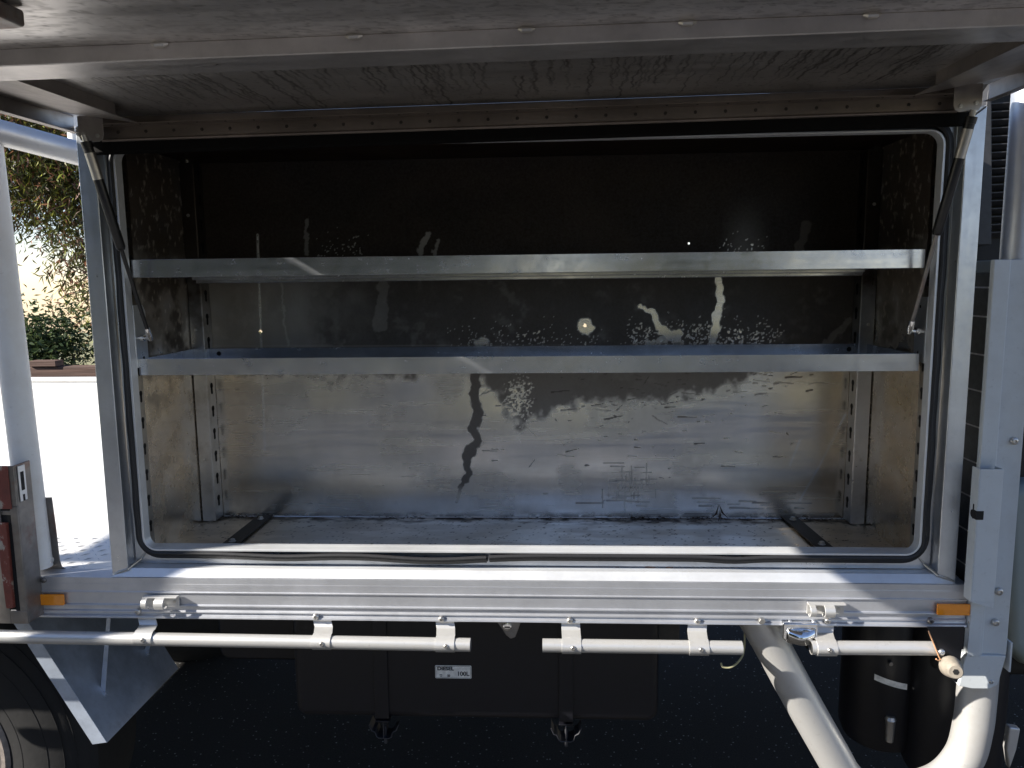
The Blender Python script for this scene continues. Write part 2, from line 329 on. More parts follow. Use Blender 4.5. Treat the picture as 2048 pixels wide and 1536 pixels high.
# -- lip round the opening (rounded rectangle strip)
def rrect(x0, x1, z0, z1, r, n=8):
    P = []
    for cx, cz, a0 in ((x1-r, z0+r, -90), (x1-r, z1-r, 0), (x0+r, z1-r, 90), (x0+r, z0+r, 180)):
        for i in range(n+1):
            a = R_(a0+90*i/n); P.append((cx+r*math.cos(a), cz+r*math.sin(a)))
    return P
def strip_ring(outer, inner, y0, y1):
    n = len(outer); b = MB()
    vs = [(x, y0, z) for x, z in outer]+[(x, y0, z) for x, z in inner]+[(x, y1, z) for x, z in outer]+[(x, y1, z) for x, z in inner]
    fs = []
    for i in range(n):
        j = (i+1) % n
        fs += [(i, j, n+j, n+i), (2*n+i, 3*n+i, 3*n+j, 2*n+j), (i, 2*n+i, 2*n+j, j), (n+i, n+j, 3*n+j, 3*n+i)]
    return b.add(vs, fs)
OP = (-.832, .832, .054, .914)
b = strip_ring(rrect(*OP, .030), rrect(OP[0]+.005, OP[1]-.005, OP[2]+.0045, OP[3]-.004, .026), -.0015, .0235)
b.build('opening_lip', M['lip'], TB, bevel=.0008)
# -- rubber seal: three ribs that sag along the bottom
def seal_path(off, yy):
    P = []; base = rrect(OP[0]-off, OP[1]+off, OP[2]-off, OP[3]+off, .034+off, 8)
    n = len(base)
    for i in range(n):
        a, c = base[i], base[(i+1) % n]; L = math.hypot(a[0]-c[0], a[1]-c[1]); k = max(1, int(L/.02))
        for q in range(k): P.append((a[0]+(c[0]-a[0])*q/k, a[1]+(c[1]-a[1])*q/k))
    out = []
    for x, z in P:
        dz = 0; dy = 0; dx = 0
        if z < .08:
            dz = -.0055*math.exp(-((x+.52)/.10)**2)-.010*math.exp(-((x+.19)/.13)**2)-.002*math.exp(-((x-.45)/.05)**2)*2
            dz *= sstep(.83, .75, abs(x))
        elif z > .88: dz = .003*math.sin(x*9)+.004
        else: dx = .0007*math.sin(z*31)+.0004*math.sin(z*71)
        out.append((x+dx, yy+dy, z+dz))
    return out
def break_at(path, x0):                                   # open the loop at the torn joint
    i = min((k for k in range(len(path)) if path[k][2] < .08), key=lambda k: abs(path[k][0]-x0)); return path[i:]+path[:i]
b = MB()
for off, yy, r in ((.0045, -.0015, .0042), (.0105, .006, .0055), (.0165, .011, .0042)):
    pp = break_at(seal_path(off, yy), -.066); e_ = pp[0]; pp = pp+[(e_[0]-(.006 if off != .0105 else .003), e_[1], e_[2]-.001)]; b.tube(pp, r, 8)
b.build('rubber_seal', M['rubber'], TB)

# -- inside: side walls, roof, floor, back sheet
def gridmesh(name, fx, nu, nv, mat, parent, attrs, drop=None, smooth=True):
    uu, vv = np.meshgrid(np.linspace(0,1,nu), np.linspace(0,1,nv)); P = fx(uu.ravel(), vv.ravel())
    V = P+np.array([0,0,H0])-ORG[parent.name]
    I = np.arange(nu*nv).reshape(nv, nu); F = np.stack([I[:-1,:-1], I[:-1,1:], I[1:,1:], I[1:,:-1]], -1).reshape(-1, 4)
    if drop is not None: F = F[~drop(P[F].mean(1))]
    me = bpy.data.meshes.new(name); me.vertices.add(len(V)); me.vertices.foreach_set('co', V.ravel()); me.loops.add(F.size); me.loops.foreach_set('vertex_index', F.ravel().astype(np.int32))
    me.polygons.add(len(F)); me.polygons.foreach_set('loop_start', np.arange(0, F.size, 4, dtype=np.int32)); me.update(calc_edges=True)
    me.polygons.foreach_set('use_smooth', [smooth]*len(F))
    for k, a in attrs(P).items():
        at = me.attributes.new(k, 'FLOAT', 'POINT'); at.data.foreach_set('value', a.astype(np.float32))
    me.validate(); return link_mesh(name, me, mat, parent)
CMi = np.linalg.inv(CM)
def to_photo(P):
    q = (P-np.array(CP)) @ CMi.T; return 1024+FPX*q[:,0]/q[:,1], 768-FPX*q[:,2]/q[:,1]
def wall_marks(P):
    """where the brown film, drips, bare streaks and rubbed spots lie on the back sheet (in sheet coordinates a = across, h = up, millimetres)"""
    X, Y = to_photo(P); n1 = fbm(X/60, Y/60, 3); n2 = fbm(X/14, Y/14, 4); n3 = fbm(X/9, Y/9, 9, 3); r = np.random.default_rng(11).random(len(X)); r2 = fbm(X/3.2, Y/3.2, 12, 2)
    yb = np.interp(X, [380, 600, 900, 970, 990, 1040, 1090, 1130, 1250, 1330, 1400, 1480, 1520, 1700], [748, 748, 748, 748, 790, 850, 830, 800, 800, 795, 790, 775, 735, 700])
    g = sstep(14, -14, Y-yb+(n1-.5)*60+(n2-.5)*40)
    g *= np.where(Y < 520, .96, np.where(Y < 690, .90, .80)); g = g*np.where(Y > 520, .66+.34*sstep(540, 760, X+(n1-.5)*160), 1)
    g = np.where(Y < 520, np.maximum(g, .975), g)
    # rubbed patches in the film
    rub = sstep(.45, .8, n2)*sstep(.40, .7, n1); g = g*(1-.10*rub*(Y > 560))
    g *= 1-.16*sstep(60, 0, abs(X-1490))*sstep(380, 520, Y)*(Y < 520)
    # lower sheet: faint film
    low = Y > 745
    g = np.where(low, np.maximum(g, .22*sstep(.45, .75, n1)), g)
    # dark drip
    dp = [(955,735),(948,790),(957,825),(945,858),(958,880),(938,902),(930,925),(940,948),(924,972),(916,1003)]; dw = [11,10,9,11,8,12,9,6,5,3]
    D = segdist(X+(n2-.5)*16, Y, dp, dw); g = np.maximum(g, .86*sstep(1.15, .85, D)*sstep(1012, 965, Y+0*X)); g = np.maximum(g, .45*sstep(1.15,.9,D))
    # bare streaks
    br = np.zeros(len(X))
    for pts, ws, a in [([(1438,556),(1441,600),(1433,635),(1424,690)], [7,8,9,8], 1), ([(1282,614),(1308,624),(1318,652),(1334,668),(1358,668),(1352,690)], [5,7,8,10,9,7], 1),
                       ([(1169,652),(1172,656)], [15,15], .95), ([(958,684),(968,684)], [8,8], .8), ([(857,465),(838,506)], [4.5,6], .34), ([(876,482),(866,506)], [3.5,4.5], .3), ([(1613,452),(1600,500)], [9,9], .10),
                       ([(612,440),(614,510)], [3,4], .2), ([(768,560),(760,650)], [9,14], .14), ([(1340,672),(1300,690)], [5,8], .6), ([(560,560),(575,690)], [2,2], .3), ([(1700,640),(1650,690)], [6,9], .18)]:
        D = segdist(X+(n2-.5)*14, Y+(n3-.5)*12, pts, ws); br = np.maximum(br, a*sstep(1.15, .85, D))
    def specks(x0, x1, y0, y1, dens):
        m = sstep(0, 60, X-x0)*sstep(0, 60, x1-X)*sstep(0, .9*(y1-y0), Y-y0)*(Y < y1); return (r2 > 1-dens*m*.62)*.9*m**.3
    br = np.maximum(br, specks(1215, 1600, 585, 700, .62)); br = np.maximum(br, specks(860, 1240, 590, 700, .42)); br = np.maximum(br, specks(600, 780, 420, 512, .45)*.5)
    br = np.maximum(br, specks(1400, 1570, 410, 512, .42)*.9)
    m = sstep(60, 0, abs(X-1035))*sstep(100, 0, abs(Y-800)); br = np.maximum(br, (r2 > 1-.62*m)*.8)
    g = g*(1-br)
    # dark smears and nicks on the bare part
    rr = random.Random(5)
    for k in range(230):
        x0 = rr.gauss(1270, 190); y0 = 745+abs(rr.gauss(0, 90)); 
        if x0 < 930 or x0 > 1640: continue
        L = rr.uniform(2, 8) if rr.random() < .55 else rr.uniform(6, 40); a = rr.gauss(0, .12) if rr.random() < .7 else rr.uniform(-.9, .9); w_ = rr.uniform(.7, 1.7); s_ = rr.uniform(.35, .95)
        sel = (abs(X-x0) < L+6) & (abs(Y-y0) < L+6)
        if not sel.any(): continue
        D = segdist(X[sel]+(n3[sel]-.5)*4, Y[sel]+(n2[sel]-.5)*3, [(x0, y0), (x0+L*math.cos(a), y0+L*math.sin(a))], [w_, w_*.6]); gs = g[sel]; g[sel] = np.maximum(gs, s_*sstep(1.6, .7, D))
    for k in range(46):                                    # cross hatched rub marks
        x0 = rr.gauss(1262, 24); y0 = rr.gauss(968, 26); v = rr.random() < .5; L = rr.uniform(12, 45)
        sel = (abs(X-x0) < L) & (abs(Y-y0) < L); q = [(x0, y0), (x0+(0 if v else L), y0+(L if v else 0))]
        if sel.any(): D = segdist(X[sel], Y[sel], q, [1.2, .7]); g[sel] = np.maximum(g[sel], rr.uniform(.2, .6)*sstep(1.5, .6, D))
    for k in range(30):
        x0 = rr.uniform(1150, 1600); y0 = rr.uniform(985, 1030); L = rr.uniform(10, 60); sel = (abs(X-x0-L/2) < L) & (abs(Y-y0) < 6)
        if sel.any(): D = segdist(X[sel], Y[sel], [(x0, y0), (x0+L, y0)], [1.6, .9]); g[sel] = np.maximum(g[sel], rr.uniform(.25, .7)*sstep(1.5, .6, D))
    g = np.maximum(g, .7*sstep(1022, 1036, Y)*sstep(.42, .6, n2))
    # scratches scraped bright
    tan = np.clip(sstep(1480, 1600, X)+.75*sstep(600, 470, X), 0, 1)*(.6+.5*(n1-.3))
    for pts in ([(1690,830),(1640,930),(1600,1000)], [(1600,880),(1580,930)], [(515,470),(530,900)]):
        D = segdist(X, Y, pts, [2, 2, 2][:len(pts)]); tan = tan*(1-sstep(1.5, .6, D)); g = g*(1-.8*sstep(1.5, .6, D))
    return {'grime': np.clip(g, 0, 1), 'tan': np.clip(tan, 0, 1)}
HOLES = [U(521,663,YB), U(1170,651,YB), U(1378,487,YB)]
def back_fx(u, v):
    x = -.833+1.666*u; z = .0255+.905*v
    y = YB-.0016*np.sin(np.pi*u)*np.sin(np.pi*np.clip((z-.03)/.42, 0, 1))*1.2
    return np.stack([x, y, z], -1)
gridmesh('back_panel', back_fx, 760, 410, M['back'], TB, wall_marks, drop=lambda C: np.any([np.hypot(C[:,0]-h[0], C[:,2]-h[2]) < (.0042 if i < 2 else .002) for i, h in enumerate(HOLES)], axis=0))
def side_marks(P):
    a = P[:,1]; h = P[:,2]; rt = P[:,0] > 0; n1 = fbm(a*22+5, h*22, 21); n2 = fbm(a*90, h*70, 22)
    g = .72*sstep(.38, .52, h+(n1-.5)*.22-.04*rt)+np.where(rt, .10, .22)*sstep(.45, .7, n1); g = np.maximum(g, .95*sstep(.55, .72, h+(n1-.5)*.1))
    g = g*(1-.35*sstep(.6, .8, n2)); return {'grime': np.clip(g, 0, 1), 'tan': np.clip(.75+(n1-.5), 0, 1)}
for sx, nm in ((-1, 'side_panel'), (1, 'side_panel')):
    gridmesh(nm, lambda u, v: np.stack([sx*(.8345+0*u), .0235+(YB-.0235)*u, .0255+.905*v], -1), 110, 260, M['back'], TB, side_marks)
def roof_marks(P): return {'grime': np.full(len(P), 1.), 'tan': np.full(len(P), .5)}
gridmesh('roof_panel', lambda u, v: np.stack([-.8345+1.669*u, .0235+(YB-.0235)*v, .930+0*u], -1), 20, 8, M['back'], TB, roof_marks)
def floor_marks(P):
    x = P[:,0]; y = P[:,1]; n1 = fbm(x*9, y*30, 31); n2 = fbm(x*40, y*70, 32); n3 = fbm(x*160, y*160, 33, 2)
    g = .14*sstep(.45, .65, n1)+.8*sstep(.285, .335, y+(n2-.5)*.07)*sstep(.35, .6, n2)+.75*(n3 > .80); return {'grime': np.clip(g, 0, 1), 'tan': np.clip(.2+sstep(.45, .7, abs(x))*.8+(n1-.5)*.4, 0, 1)}
gridmesh('floor_panel', lambda u, v: np.stack([-.8345+1.669*u, .0235+(YB-.0235)*v, .0265+.0012*np.sin(u*9)*np.sin(v*3)], -1), 560, 110, M['floor'], TB, floor_marks)
# -- corner trims between floor and back
MB().tube([(-.82, YB-.003, .0285), (-.3, YB-.003, .0280), (.2, YB-.003, .029), (.82, YB-.003, .0285)], .0018, 6).build('floor_seam', M['frame_h'], TB)
# -- slotted posts with keyholes
for sx in (-1, 1):
    g = []
    f = MB()
    f.box(sx*.833, sx*.8325, .030, .055, .035, .915) if False else None
    xs = sorted((sx*.8343, sx*.8325)); f.box(xs[0], xs[1], .0240, .052, .030, .925)
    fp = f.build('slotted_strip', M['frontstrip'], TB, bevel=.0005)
    for i in range(15):
        k = MB(); z = .095+i*.0585
        for dz, rr_ in ((.010, .0062), (-.006, .0040)):
            k.lathe((sx*.8326, .0385, z+dz), (-sx, 0, 0), [(0, rr_), (.0006, rr_)], 12)
        x_ = sorted((sx*.8326, sx*.8320)); k.box(x_[0], x_[1], .0350, .0420, z-.006, z+.010)
        k.build('keyhole', M['dark'], fp, smooth=0)
    # rear post: angle, flat face forward, keyhole flange inward
    f = MB(); x_ = sorted((sx*.832, sx*.800)); f.box(x_[0], x_[1], .288, .2898, .030, .925)
    x_ = sorted((sx*.8000, sx*.7982)); f.box(x_[0], x_[1], .288, YB-.002, .030, .925)
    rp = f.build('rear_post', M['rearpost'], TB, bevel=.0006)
    for i in range(15):
        k = MB(); z = .075+i*.0585
        for dz, rr_ in ((.010, .0075), (-.007, .0048)):
            k.lathe((sx*.7982, .312, z+dz), (-sx, 0, 0), [(0, rr_), (.0006, rr_)], 12)
        x_ = sorted((sx*.7982, sx*.7976)); k.box(x_[0], x_[1], .3075, .3165, z-.007, z+.010)
        k.build('keyhole', M['dark'], rp, smooth=0)
    for z in (.19, .52, .80): MB().lathe((sx*.818, .2875, z), (0,-1,0), [(0,.004), (.0015,.0038), (.002,.001)], 10).build('rivet', M['zinc'], rp)
# -- floor straps with bolt heads
for px0, px1 in (((452, 1096), (532, 1032)), ((1655, 1099), (1575, 1033))):
    A = np.array(UZ(*px0, .031)); Bp = np.array(UZ(*px1, .031)); A[1] = .030; t = (Bp-A)/np.linalg.norm(Bp-A); nrm = np.array([t[1], -t[0], 0])*.019
    st = MB().plate([A-nrm, A+nrm, Bp+nrm, Bp-nrm], (0,0,.0035)).build('floor_strap', M['strapdark'], TB, bevel=.0008)
    for q in (.30, .88):
        c = A+(Bp-A)*q; MB().lathe((c[0], c[1], .0345), (0,0,1), [(0,.0085), (.0015,.0085), (.0018,.006), (.006,.0058), (.0072,.004)], 6).build('bolt_head', M['zinc'], st)
# -- shelves
def shelf(z0, z1, label, inv):
    # folded sheet: front and rear upstands, returned edges
    b = MB(); x0, x1, y0, y1, t = -.8275, .8195, .030, .300, .0016
    if not inv:
        b.box(x0, x1, y0, y0+t, z0, z1); b.box(x0, x1, y1-t, y1, z0, z1); b.box(x0, x0+t, y0+t, y1-t, z0, z1-.001); b.box(x1-t, x1, y0+t, y1-t, z0, z1-.001)
        b.box(x0+t, x1-t, y0+t, y1-t, z0+.001, z0+t+.001)
        b.box(x0+.03, x1-.03, y1-.012, y1-t, z1-t, z1-.0002)
    else:
        b.box(x0, x1, y0, y0+t, z0, z1); b.box(x0, x1, y1-t, y1, z0, z1); b.box(x0+t, x1-t, y0+t, y1-t, z1-t-.001, z1-.001)
        b.box(x0, x0+t, y0+t, y1-t, z0, z1-.0012); b.box(x1-t, x1, y0+t, y1-t, z0, z1-.0012)
        b.box(x0+.03, x1-.03, .262, .286, z0-.013, z0-.0115).box(x0+.03, x1-.03, .262, .2635, z0-.0115, z1-.004).box(x0+.05, x1-.05, .200, .222, z0-.006, z0-.0045).box(x0+.05, x1-.05, .200, .2015, z0-.0045, z1-.004); b.box(x0+.01, x1-.01, y0+t, y0+.016, z0, z0+t); b.box(x0+.01, x1-.01, y1-.018, y1-t, z0, z0+t)
        for yy in (.075, .165, .225): b.box(x0+.05, x1-.05, yy, yy+.03, z1-.013, z1-.0115); b.box(x0+.05, x1-.05, yy, yy+.0015, z1-.0115, z1-.003); b.box(x0+.05, x1-.05, yy+.0285, yy+.03, z1-.0115, z1-.003)
    o = b.build('shelf', M['shelf'], TB, bevel=.0006, label=label)
    for sx in (x0+.05, x1-.05): MB().lathe((sx+.01, y1-t-.0006, (z0+z1)/2+.004), (0,-1,0), [(0,.0055), (.0005,.0055)], 12).build('shelf_hole', M['dark'], o, smooth=0)
    return o
# shelves hang very slightly out of level, rising to the right
shelf(.4385, .4745, 'lower shelf of bent sheet metal with an upturned front edge', False)
shelf(.6485, .6860, 'upper shelf of bent sheet metal seen from just below', True)
# -- strut anchor brackets inside
for sx in (-1, 1):
    b = MB(); x_ = sorted((sx*.8285, sx*.8255)); zz = [(.022,.455),(.060,.458),(.070,.468),(.070,.575),(.060,.590),(.022,.590)]
    b.prism([(y, z) for y, z in zz], 'x', *x_); ab = b.build('strut_bracket', M['frame'], TB, bevel=.0006)
    for z in (.475, .57): MB().lathe((sx*.8255, .05, z), (-sx,0,0), [(0,.0035), (.0004,.0035)], 10).build('bracket_hole', M['dark'], ab, smooth=0)

# -- lid, hinged at the header and standing out over the opening
def lidxf(V):
    V = V.copy(); V[:,2] = V[:,2]+.0118*V[:,0]+.0040; V[:,2] += .018*(V[:,1])*1.0; return V
ZB, ZS = .950, .9725
def lid_marks(P):
    x = P[:,0]; y = P[:,1]; g = np.zeros(len(x)); rr = np.random.default_rng(2)
    n1 = fbm(x*8, y*8, 41); g += .18*sstep(.4, .7, n1)
    order = np.argsort(x); xs = x[order]
    if y.min() > -.43:
        for k in range(190):
            x0 = rr.uniform(-.72, .72); y0 = -.40+rr.uniform(0, .05) if rr.random() < .75 else rr.uniform(-.35, -.2); L = rr.uniform(.08, .30); a = rr.uniform(.35, .9); w_ = rr.uniform(.0014, .0026); ph = rr.uniform(0, 9)
            i0, i1 = np.searchsorted(xs, x0-.03), np.searchsorted(xs, x0+.03); s_ = order[i0:i1]; yy = y[s_]
            c = x0+.0030*np.sin(yy*50+ph)+.0014*np.sin(yy*150+ph*2)
            m = sstep(1.4, .5, abs(x[s_]-c)/w_)*(yy > y0)*sstep(y0+L, y0+L-.05, yy); g[s_] = np.maximum(g[s_], a*m)
    else: g += .25*sstep(.5, .62, fbm(x*60, y*180, 44))
    g += .35*(fbm(x*120, y*160, 43, 2) > .74)
    return {'grime': np.clip(g, 0, 1)}
def gm_lid(name, x0, x1, y0, y1, nu, nv, parent):
    return gridmesh(name, lambda u, v: lidxf(np.stack([x0+(x1-x0)*u, y0+(y1-y0)*v, ZS+0*u], -1)), nu, nv, M['lidskin'], parent, lid_marks)
LID = MB().box(-.902, .902, -.905, -.004, ZS+.0075, ZS+.0095).build('lid', M['frame_h'], TB, xf=lidxf, label='raised lid of the toolbox seen from underneath, water streaks on its inner skin')
gm_lid('inner_skin', -.866, .866, -.4155, -.030, 800, 130, LID)
gm_lid('outer_skin', -.898, .898, -.9000, -.4925, 500, 140, LID)
b = MB().box(-.866, .866, -.4918, -.4155, ZB, ZB+.0018).box(-.866, .866, -.4936, -.4918, ZB+.0006, ZS)
b.build('stiffener', M['lidframe'], LID, bevel=.0012, xf=lidxf)
for sx in (-1, 1):
    x_ = sorted((sx*.735, sx*.8995)); y1_ = -.150
    b = MB().box(x_[0], x_[1], -.4150, y1_, ZB+.0003, ZB+.002); x2 = sorted((sx*.735, sx*.7365)); b.box(x2[0], x2[1], -.4150, y1_, ZB+.002, ZS)
    b.prism([(x_[0] if sx < 0 else x_[1], y1_), ((x_[1] if sx < 0 else x_[0]), y1_), ((x_[1] if sx < 0 else x_[0]), -.075), (sx*.80, -.075), (x_[0] if sx < 0 else x_[1], -.10)], 'z', ZB+.0003, ZB+.002)
    def slopexf(V):
        V = V.copy(); k_ = np.clip((abs(V[:,0])-.735)/.165, 0, 1); V[:,2] += np.where(V[:,2] < ZB+.01, .026*k_, 0); return lidxf(V)
    b.build('side_channel', M['lidside'], LID, bevel=.0006, xf=slopexf)
    x_ = sorted((sx*.9, sx*.902)); b = MB().box(x_[0], x_[1], -.905, -.012, ZB-.005, ZS+.0075); x_ = sorted((sx*.9, sx*.886)); b.box(x_[0], x_[1], -.903, -.02, ZB-.0050, ZB-.0035)
    b.build('side_flange', M['lidside'], LID, bevel=.001, xf=lidxf)
b = MB().box(-.8995, .8995, -.905, -.9032, ZB-.034, ZS+.0015); b.build('front_flange', M['lidframe'], LID, bevel=.001, xf=lidxf)
for px in (330, 710, 1053, 1377, 1755):
    c = UZ(px, 76-(px-330)*.040, ZS); x = c[0]*(1.0); MB().tube([(x-.011,-.4942,ZS-.0015),(x-.006,-.4965,ZS-.003),(x+.006,-.4965,ZS-.003),(x+.011,-.4942,ZS-.0015)], [.002,.0042,.0042,.002], 8).build('stitch_weld', M['zinc'], LID, xf=lidxf)
# hinge leaf with rivets and its knuckle
HL = MB().box(-.835, .835, -.0300, -.0285, ZB-.022, ZS).box(-.835, .835, -.062, -.030, ZB+.003, ZB+.0045).tube([(-.835, -.0285, ZB-.022), (.835, -.0285, ZB-.022)], .0035, 10).build('hinge_leaf', M['hinge'], LID, bevel=.0006, xf=lidxf)
b = MB(); k = MB()
for i in range(29):
    x = -.80+i*.0572
    MB().lathe((x, -.030, ZB-.0075), (0,-1,0), [(0,.0034), (.0012,.003), (.0016,.001)], 10).build('hinge_rivet', M['strapdark'], LID, xf=lidxf)
    MB().lathe((x, -.0500, ZB+.003), (0,0,-1), [(0,.0022), (.0008,.002)], 8).build('hinge_screw', M['strapdark'], LID, xf=lidxf)
cu = MB(); nx = 60; vs = []  # black strip over the header: hinge rubber plus the painted shadow gap
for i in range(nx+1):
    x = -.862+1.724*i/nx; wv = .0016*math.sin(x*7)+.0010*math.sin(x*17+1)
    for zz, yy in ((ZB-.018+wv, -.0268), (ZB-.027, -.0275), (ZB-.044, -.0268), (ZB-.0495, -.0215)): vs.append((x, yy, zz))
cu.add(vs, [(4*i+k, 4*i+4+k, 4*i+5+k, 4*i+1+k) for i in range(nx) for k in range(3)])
o = cu.build('hinge_rubber_and_shade', M['rubber_shade'], LID, xf=lidxf); sm_ = o.modifiers.new('s', 'SOLIDIFY'); sm_.thickness = .0015
MB().tube([(-.86, -.016, ZB-.013), (-.4, -.018, ZB-.011), (0, -.016, ZB-.009), (.4, -.018, ZB-.012), (.86, -.016, ZB-.013)], .0075, 10).build('drip_rubber', M['rubber'], LID, xf=lidxf)
# hanging bracket plates and mounts at the hinge end
for sx in (-1, 1):
    P = [(.863,.020),(.863,-.018),(.859,-.026),(.852,-.030),(.822,-.030),(.815,-.026),(.812,-.018),(.812,.020)]
    p_ = MB().prism([(sx*x, ZB+z) for x, z in P], 'y', -.062, -.0595); x_ = sorted((sx*.863, sx*.8605)); p_.box(x_[0], x_[1], -.0595, -.03, ZB-.018, ZB+.018)
    pl = p_.build('mount_plate', M['lidside'], LID, bevel=.0008, xf=lidxf)
    for x, z in ((.852, -.014), (.824, -.019)):
        MB().lathe((sx*x, -.062, ZB+z), (0,-1,0), [(0,.0045), (.001,.0045), (.0012,.0032), (.003,.003)], 6).build('bolt_head', M['zinc'], LID, xf=lidxf)
# latch cut-out near the left of the lid's front
c = UZ(18, 8, ZS-.006)
lt = MB().prism([(c[0]-.06, c[1]-.075), (c[0]+.022, c[1]-.070), (c[0]+.024, c[1]-.008), (c[0]+.008, c[1]-.003), (c[0]-.06, c[1]-.006)], 'z', ZS-.022, ZS-.002).build('latch', M['steel'], LID, bevel=.004, xf=lidxf)
MB().lathe((c[0]-.012, c[1]-.030, ZS-.022), (0,0,-1), [(0,.016), (.004,.014), (.005,.004)], 16).build('latch_barrel', M['knob'], LID, xf=lidxf)

# -- gas struts
def strut(top, mid, bot, sx, label):
    T, Mi, B = map(np.array, (top, mid, bot)); d = (Mi-T)/np.linalg.norm(Mi-T)
    cyl = MB().tube([T, T+d*.012, T+d*.0121, Mi-d*.006, Mi], [.0105,.0105,.0095,.0095,.007], 18).build('gas_strut', M['blackgloss'], TB, label=label)
    L = np.linalg.norm(Mi-T)
    MB().tube([T+d*L*.10, T+d*L*.34], .00985, 18).build('strut_label', M['zinc'], cyl)
    MB().tube([Mi, B], .0042, 12).build('strut_rod', M['blackgloss'] if sx < 0 else M['steel'], cyl)
    e = (B-Mi)/np.linalg.norm(B-Mi)
    MB().tube([B-e*.022, B-e*.004, B+e*.006], [.0062,.0066,.004], 14).build('ball_socket', M['chrome'], cyl)
    MB().tube([B, B+np.array([sx*.012,0,-.0005]), B+np.array([sx*.0125,0,0]), B+np.array([sx*.019,0,0]), B+np.array([sx*.0195,0,0]), B+np.array([sx*.031,0,0])], [.004,.004,.0075,.0075,.0045,.0045], 12).build('ball_stud', M['chrome'], cyl)
    MB().tube([T-d*.012, T+d*.004], .0055, 10).build('end_stud', M['zinc'], cyl)
tL = UX(172, 283, -.842); mL = U(243, 500, tL[1]*.55+.03*.45); bL = U(300, 676, .036)
tR = UX(1943, 233, .842); mR = U(1873, 470, tR[1]*.55+.03*.45); bR = U(1819, 662, .036)
strut(tL, mL, bL, -1, 'black gas strut at the left end of the toolbox opening')
strut(tR, mR, bR, 1, 'black gas strut at the right end of the toolbox opening')

# -- leaf litter and dry leaves inside the box
b = MB(); rr = random.Random(3)
def flake(b, x, y, z, s, rnd):
    a = rnd.uniform(0, 6.28); c, d = math.cos(a)*s, math.sin(a)*s; e = s*rnd.uniform(.15, .4); tz = rnd.uniform(0, .5)*s
    b.add([(x-c, y-d*.6, z), (x+d*e/s, y-c*e/s*.6, z+tz), (x+c, y+d*.6, z+tz*.5), (x-d*e/s, y+c*e/s*.6, z+.0005)], [(0,1,2,3)])
for cx, sp_, n in ((445,20,170), (500,14,40), (782,14,26), (824,9,30), (1285,26,170), (1395,12,110), (1440,14,60), (1570,40,90), (1640,30,60), (930,160,50), (1200,150,60), (690,10,20)):
    for i in range(n):
        px = rr.gauss(cx, sp_); p = U(px, 1037, YB-.006-abs(rr.gauss(0, .010))); flake(b, p[0], p[1], .0285+abs(rr.gauss(0, .0025)), rr.uniform(.0015, .006), rr)
for i in range(90):
    flake(b, rr.uniform(-.8,.8), rr.uniform(.06, .33), .0283, rr.uniform(.0008, .0035), rr)
tag(b.build('leaf_litter', M['litter'], smooth=0), 'dark crumbs of dry leaf litter along the back edge of the toolbox floor', 'leaf litter', kind='stuff')
P = []
b = MB()
for (x0,y0,x1,y1,x2,y2,w_) in ((1438,1008,1432,1028,1418,1040,2.2), (1438,1008,1445,1026,1458,1038,2.4), (1440,1018,1440,1032,1436,1044,2.0)):
    A, B_, C_ = U(x0,y0,.300), U(x1,y1,.292), U(x2,y2,.288); wv = np.array([w_*.0011,0,0])
    b.add([np.array(A), np.array(B_)-wv, np.array(B_)+wv+[0,-.002,0], np.array(C_)], [(0,1,2), (1,3,2)])
tag(b.build('dry_leaf', M['litter'], smooth=0), 'curled dry brown leaf standing at the back right of the toolbox floor', 'dry leaf')
# twig nick on the back sheet
# ================================================================== THE TRUCK
TR = empty('utility_truck', (0, 1.0, -1.0), 'flat tray utility truck carrying the open aluminium toolbox, seen from its side', 'truck')
# tray deck and headboard
b = MB().box(-3.2, .93, .032, 1.86, -.030, -.004); DK = b.build('tray_deck', M['whitetray'], TR, bevel=.002)
b = MB()
rr = random.Random(1)
for i in range(26):
    for j in range(8):
        x = -1.0-i*.024; y = .045+j*.028; s_ = 1 if (i+j) % 2 else -1
        b.add([(x-.008,y-.008*s_,-.0035),(x+.002,y-.001,-.0018),(x+.008,y+.008*s_,-.0035),(x-.002,y+.001,-.0018)], [(0,1,2,3)])
t_ = b.build('chequer_tread', M['rail'], DK, smooth=0); t_['kind'] = 'stuff'
b = MB().box(-3.2, .93, 1.86, 1.885, -.09, .197).box(-3.2, .93, 1.852, 1.892, .197, .212); b.build('far_dropside', M['whitetray'], TR, bevel=.003)
# side rail extrusion
prof = [(.031,0),(-.020,0),(-.020,-.0135),(-.0205,-.0140),(-.0205,-.0305),(-.0225,-.0315),(-.0225,-.0340),(-.0195,-.0350),(-.0195,-.0600),(-.0225,-.0610),(-.0230,-.0640),(-.0185,-.0655),(-.0185,-.0735),(-.0225,-.0760),(-.0225,-.0785),(-.0190,-.0795),(-.0200,-.0835),(-.0255,-.0860),(-.0265,-.0895),(-.0240,-.0915),(.031,-.0915)]
SR = MB().prism(prof, 'x', -3.2, .9215).build('side_rail', M['rail'], TR, bevel=.0006, label='ribbed aluminium side rail of the tray')
def screw(px, py, y, parent, r=.0066, mat='zinc', name='screw', axis=(0,-1,0)):
    c = U(px, py, y); o = MB().lathe(c, axis, [(-.002,r*1.02), (.0022,r), (.0038,r*.88), (.0049,r*.6), (.0050,r*.45), (.0028,r*.42), (.0027,.0001)], 16).build(name, M[mat], parent)
    return o
for px, py in ((276,1223), (632,1233), (883,1238), (1140,1241), (1395,1242), (1655,1242)): screw(px, py, -.0240, SR)
for px, py in ((1580,1244), (1627,1244)): screw(px, py, -.0240, SR, .0045, 'frame')
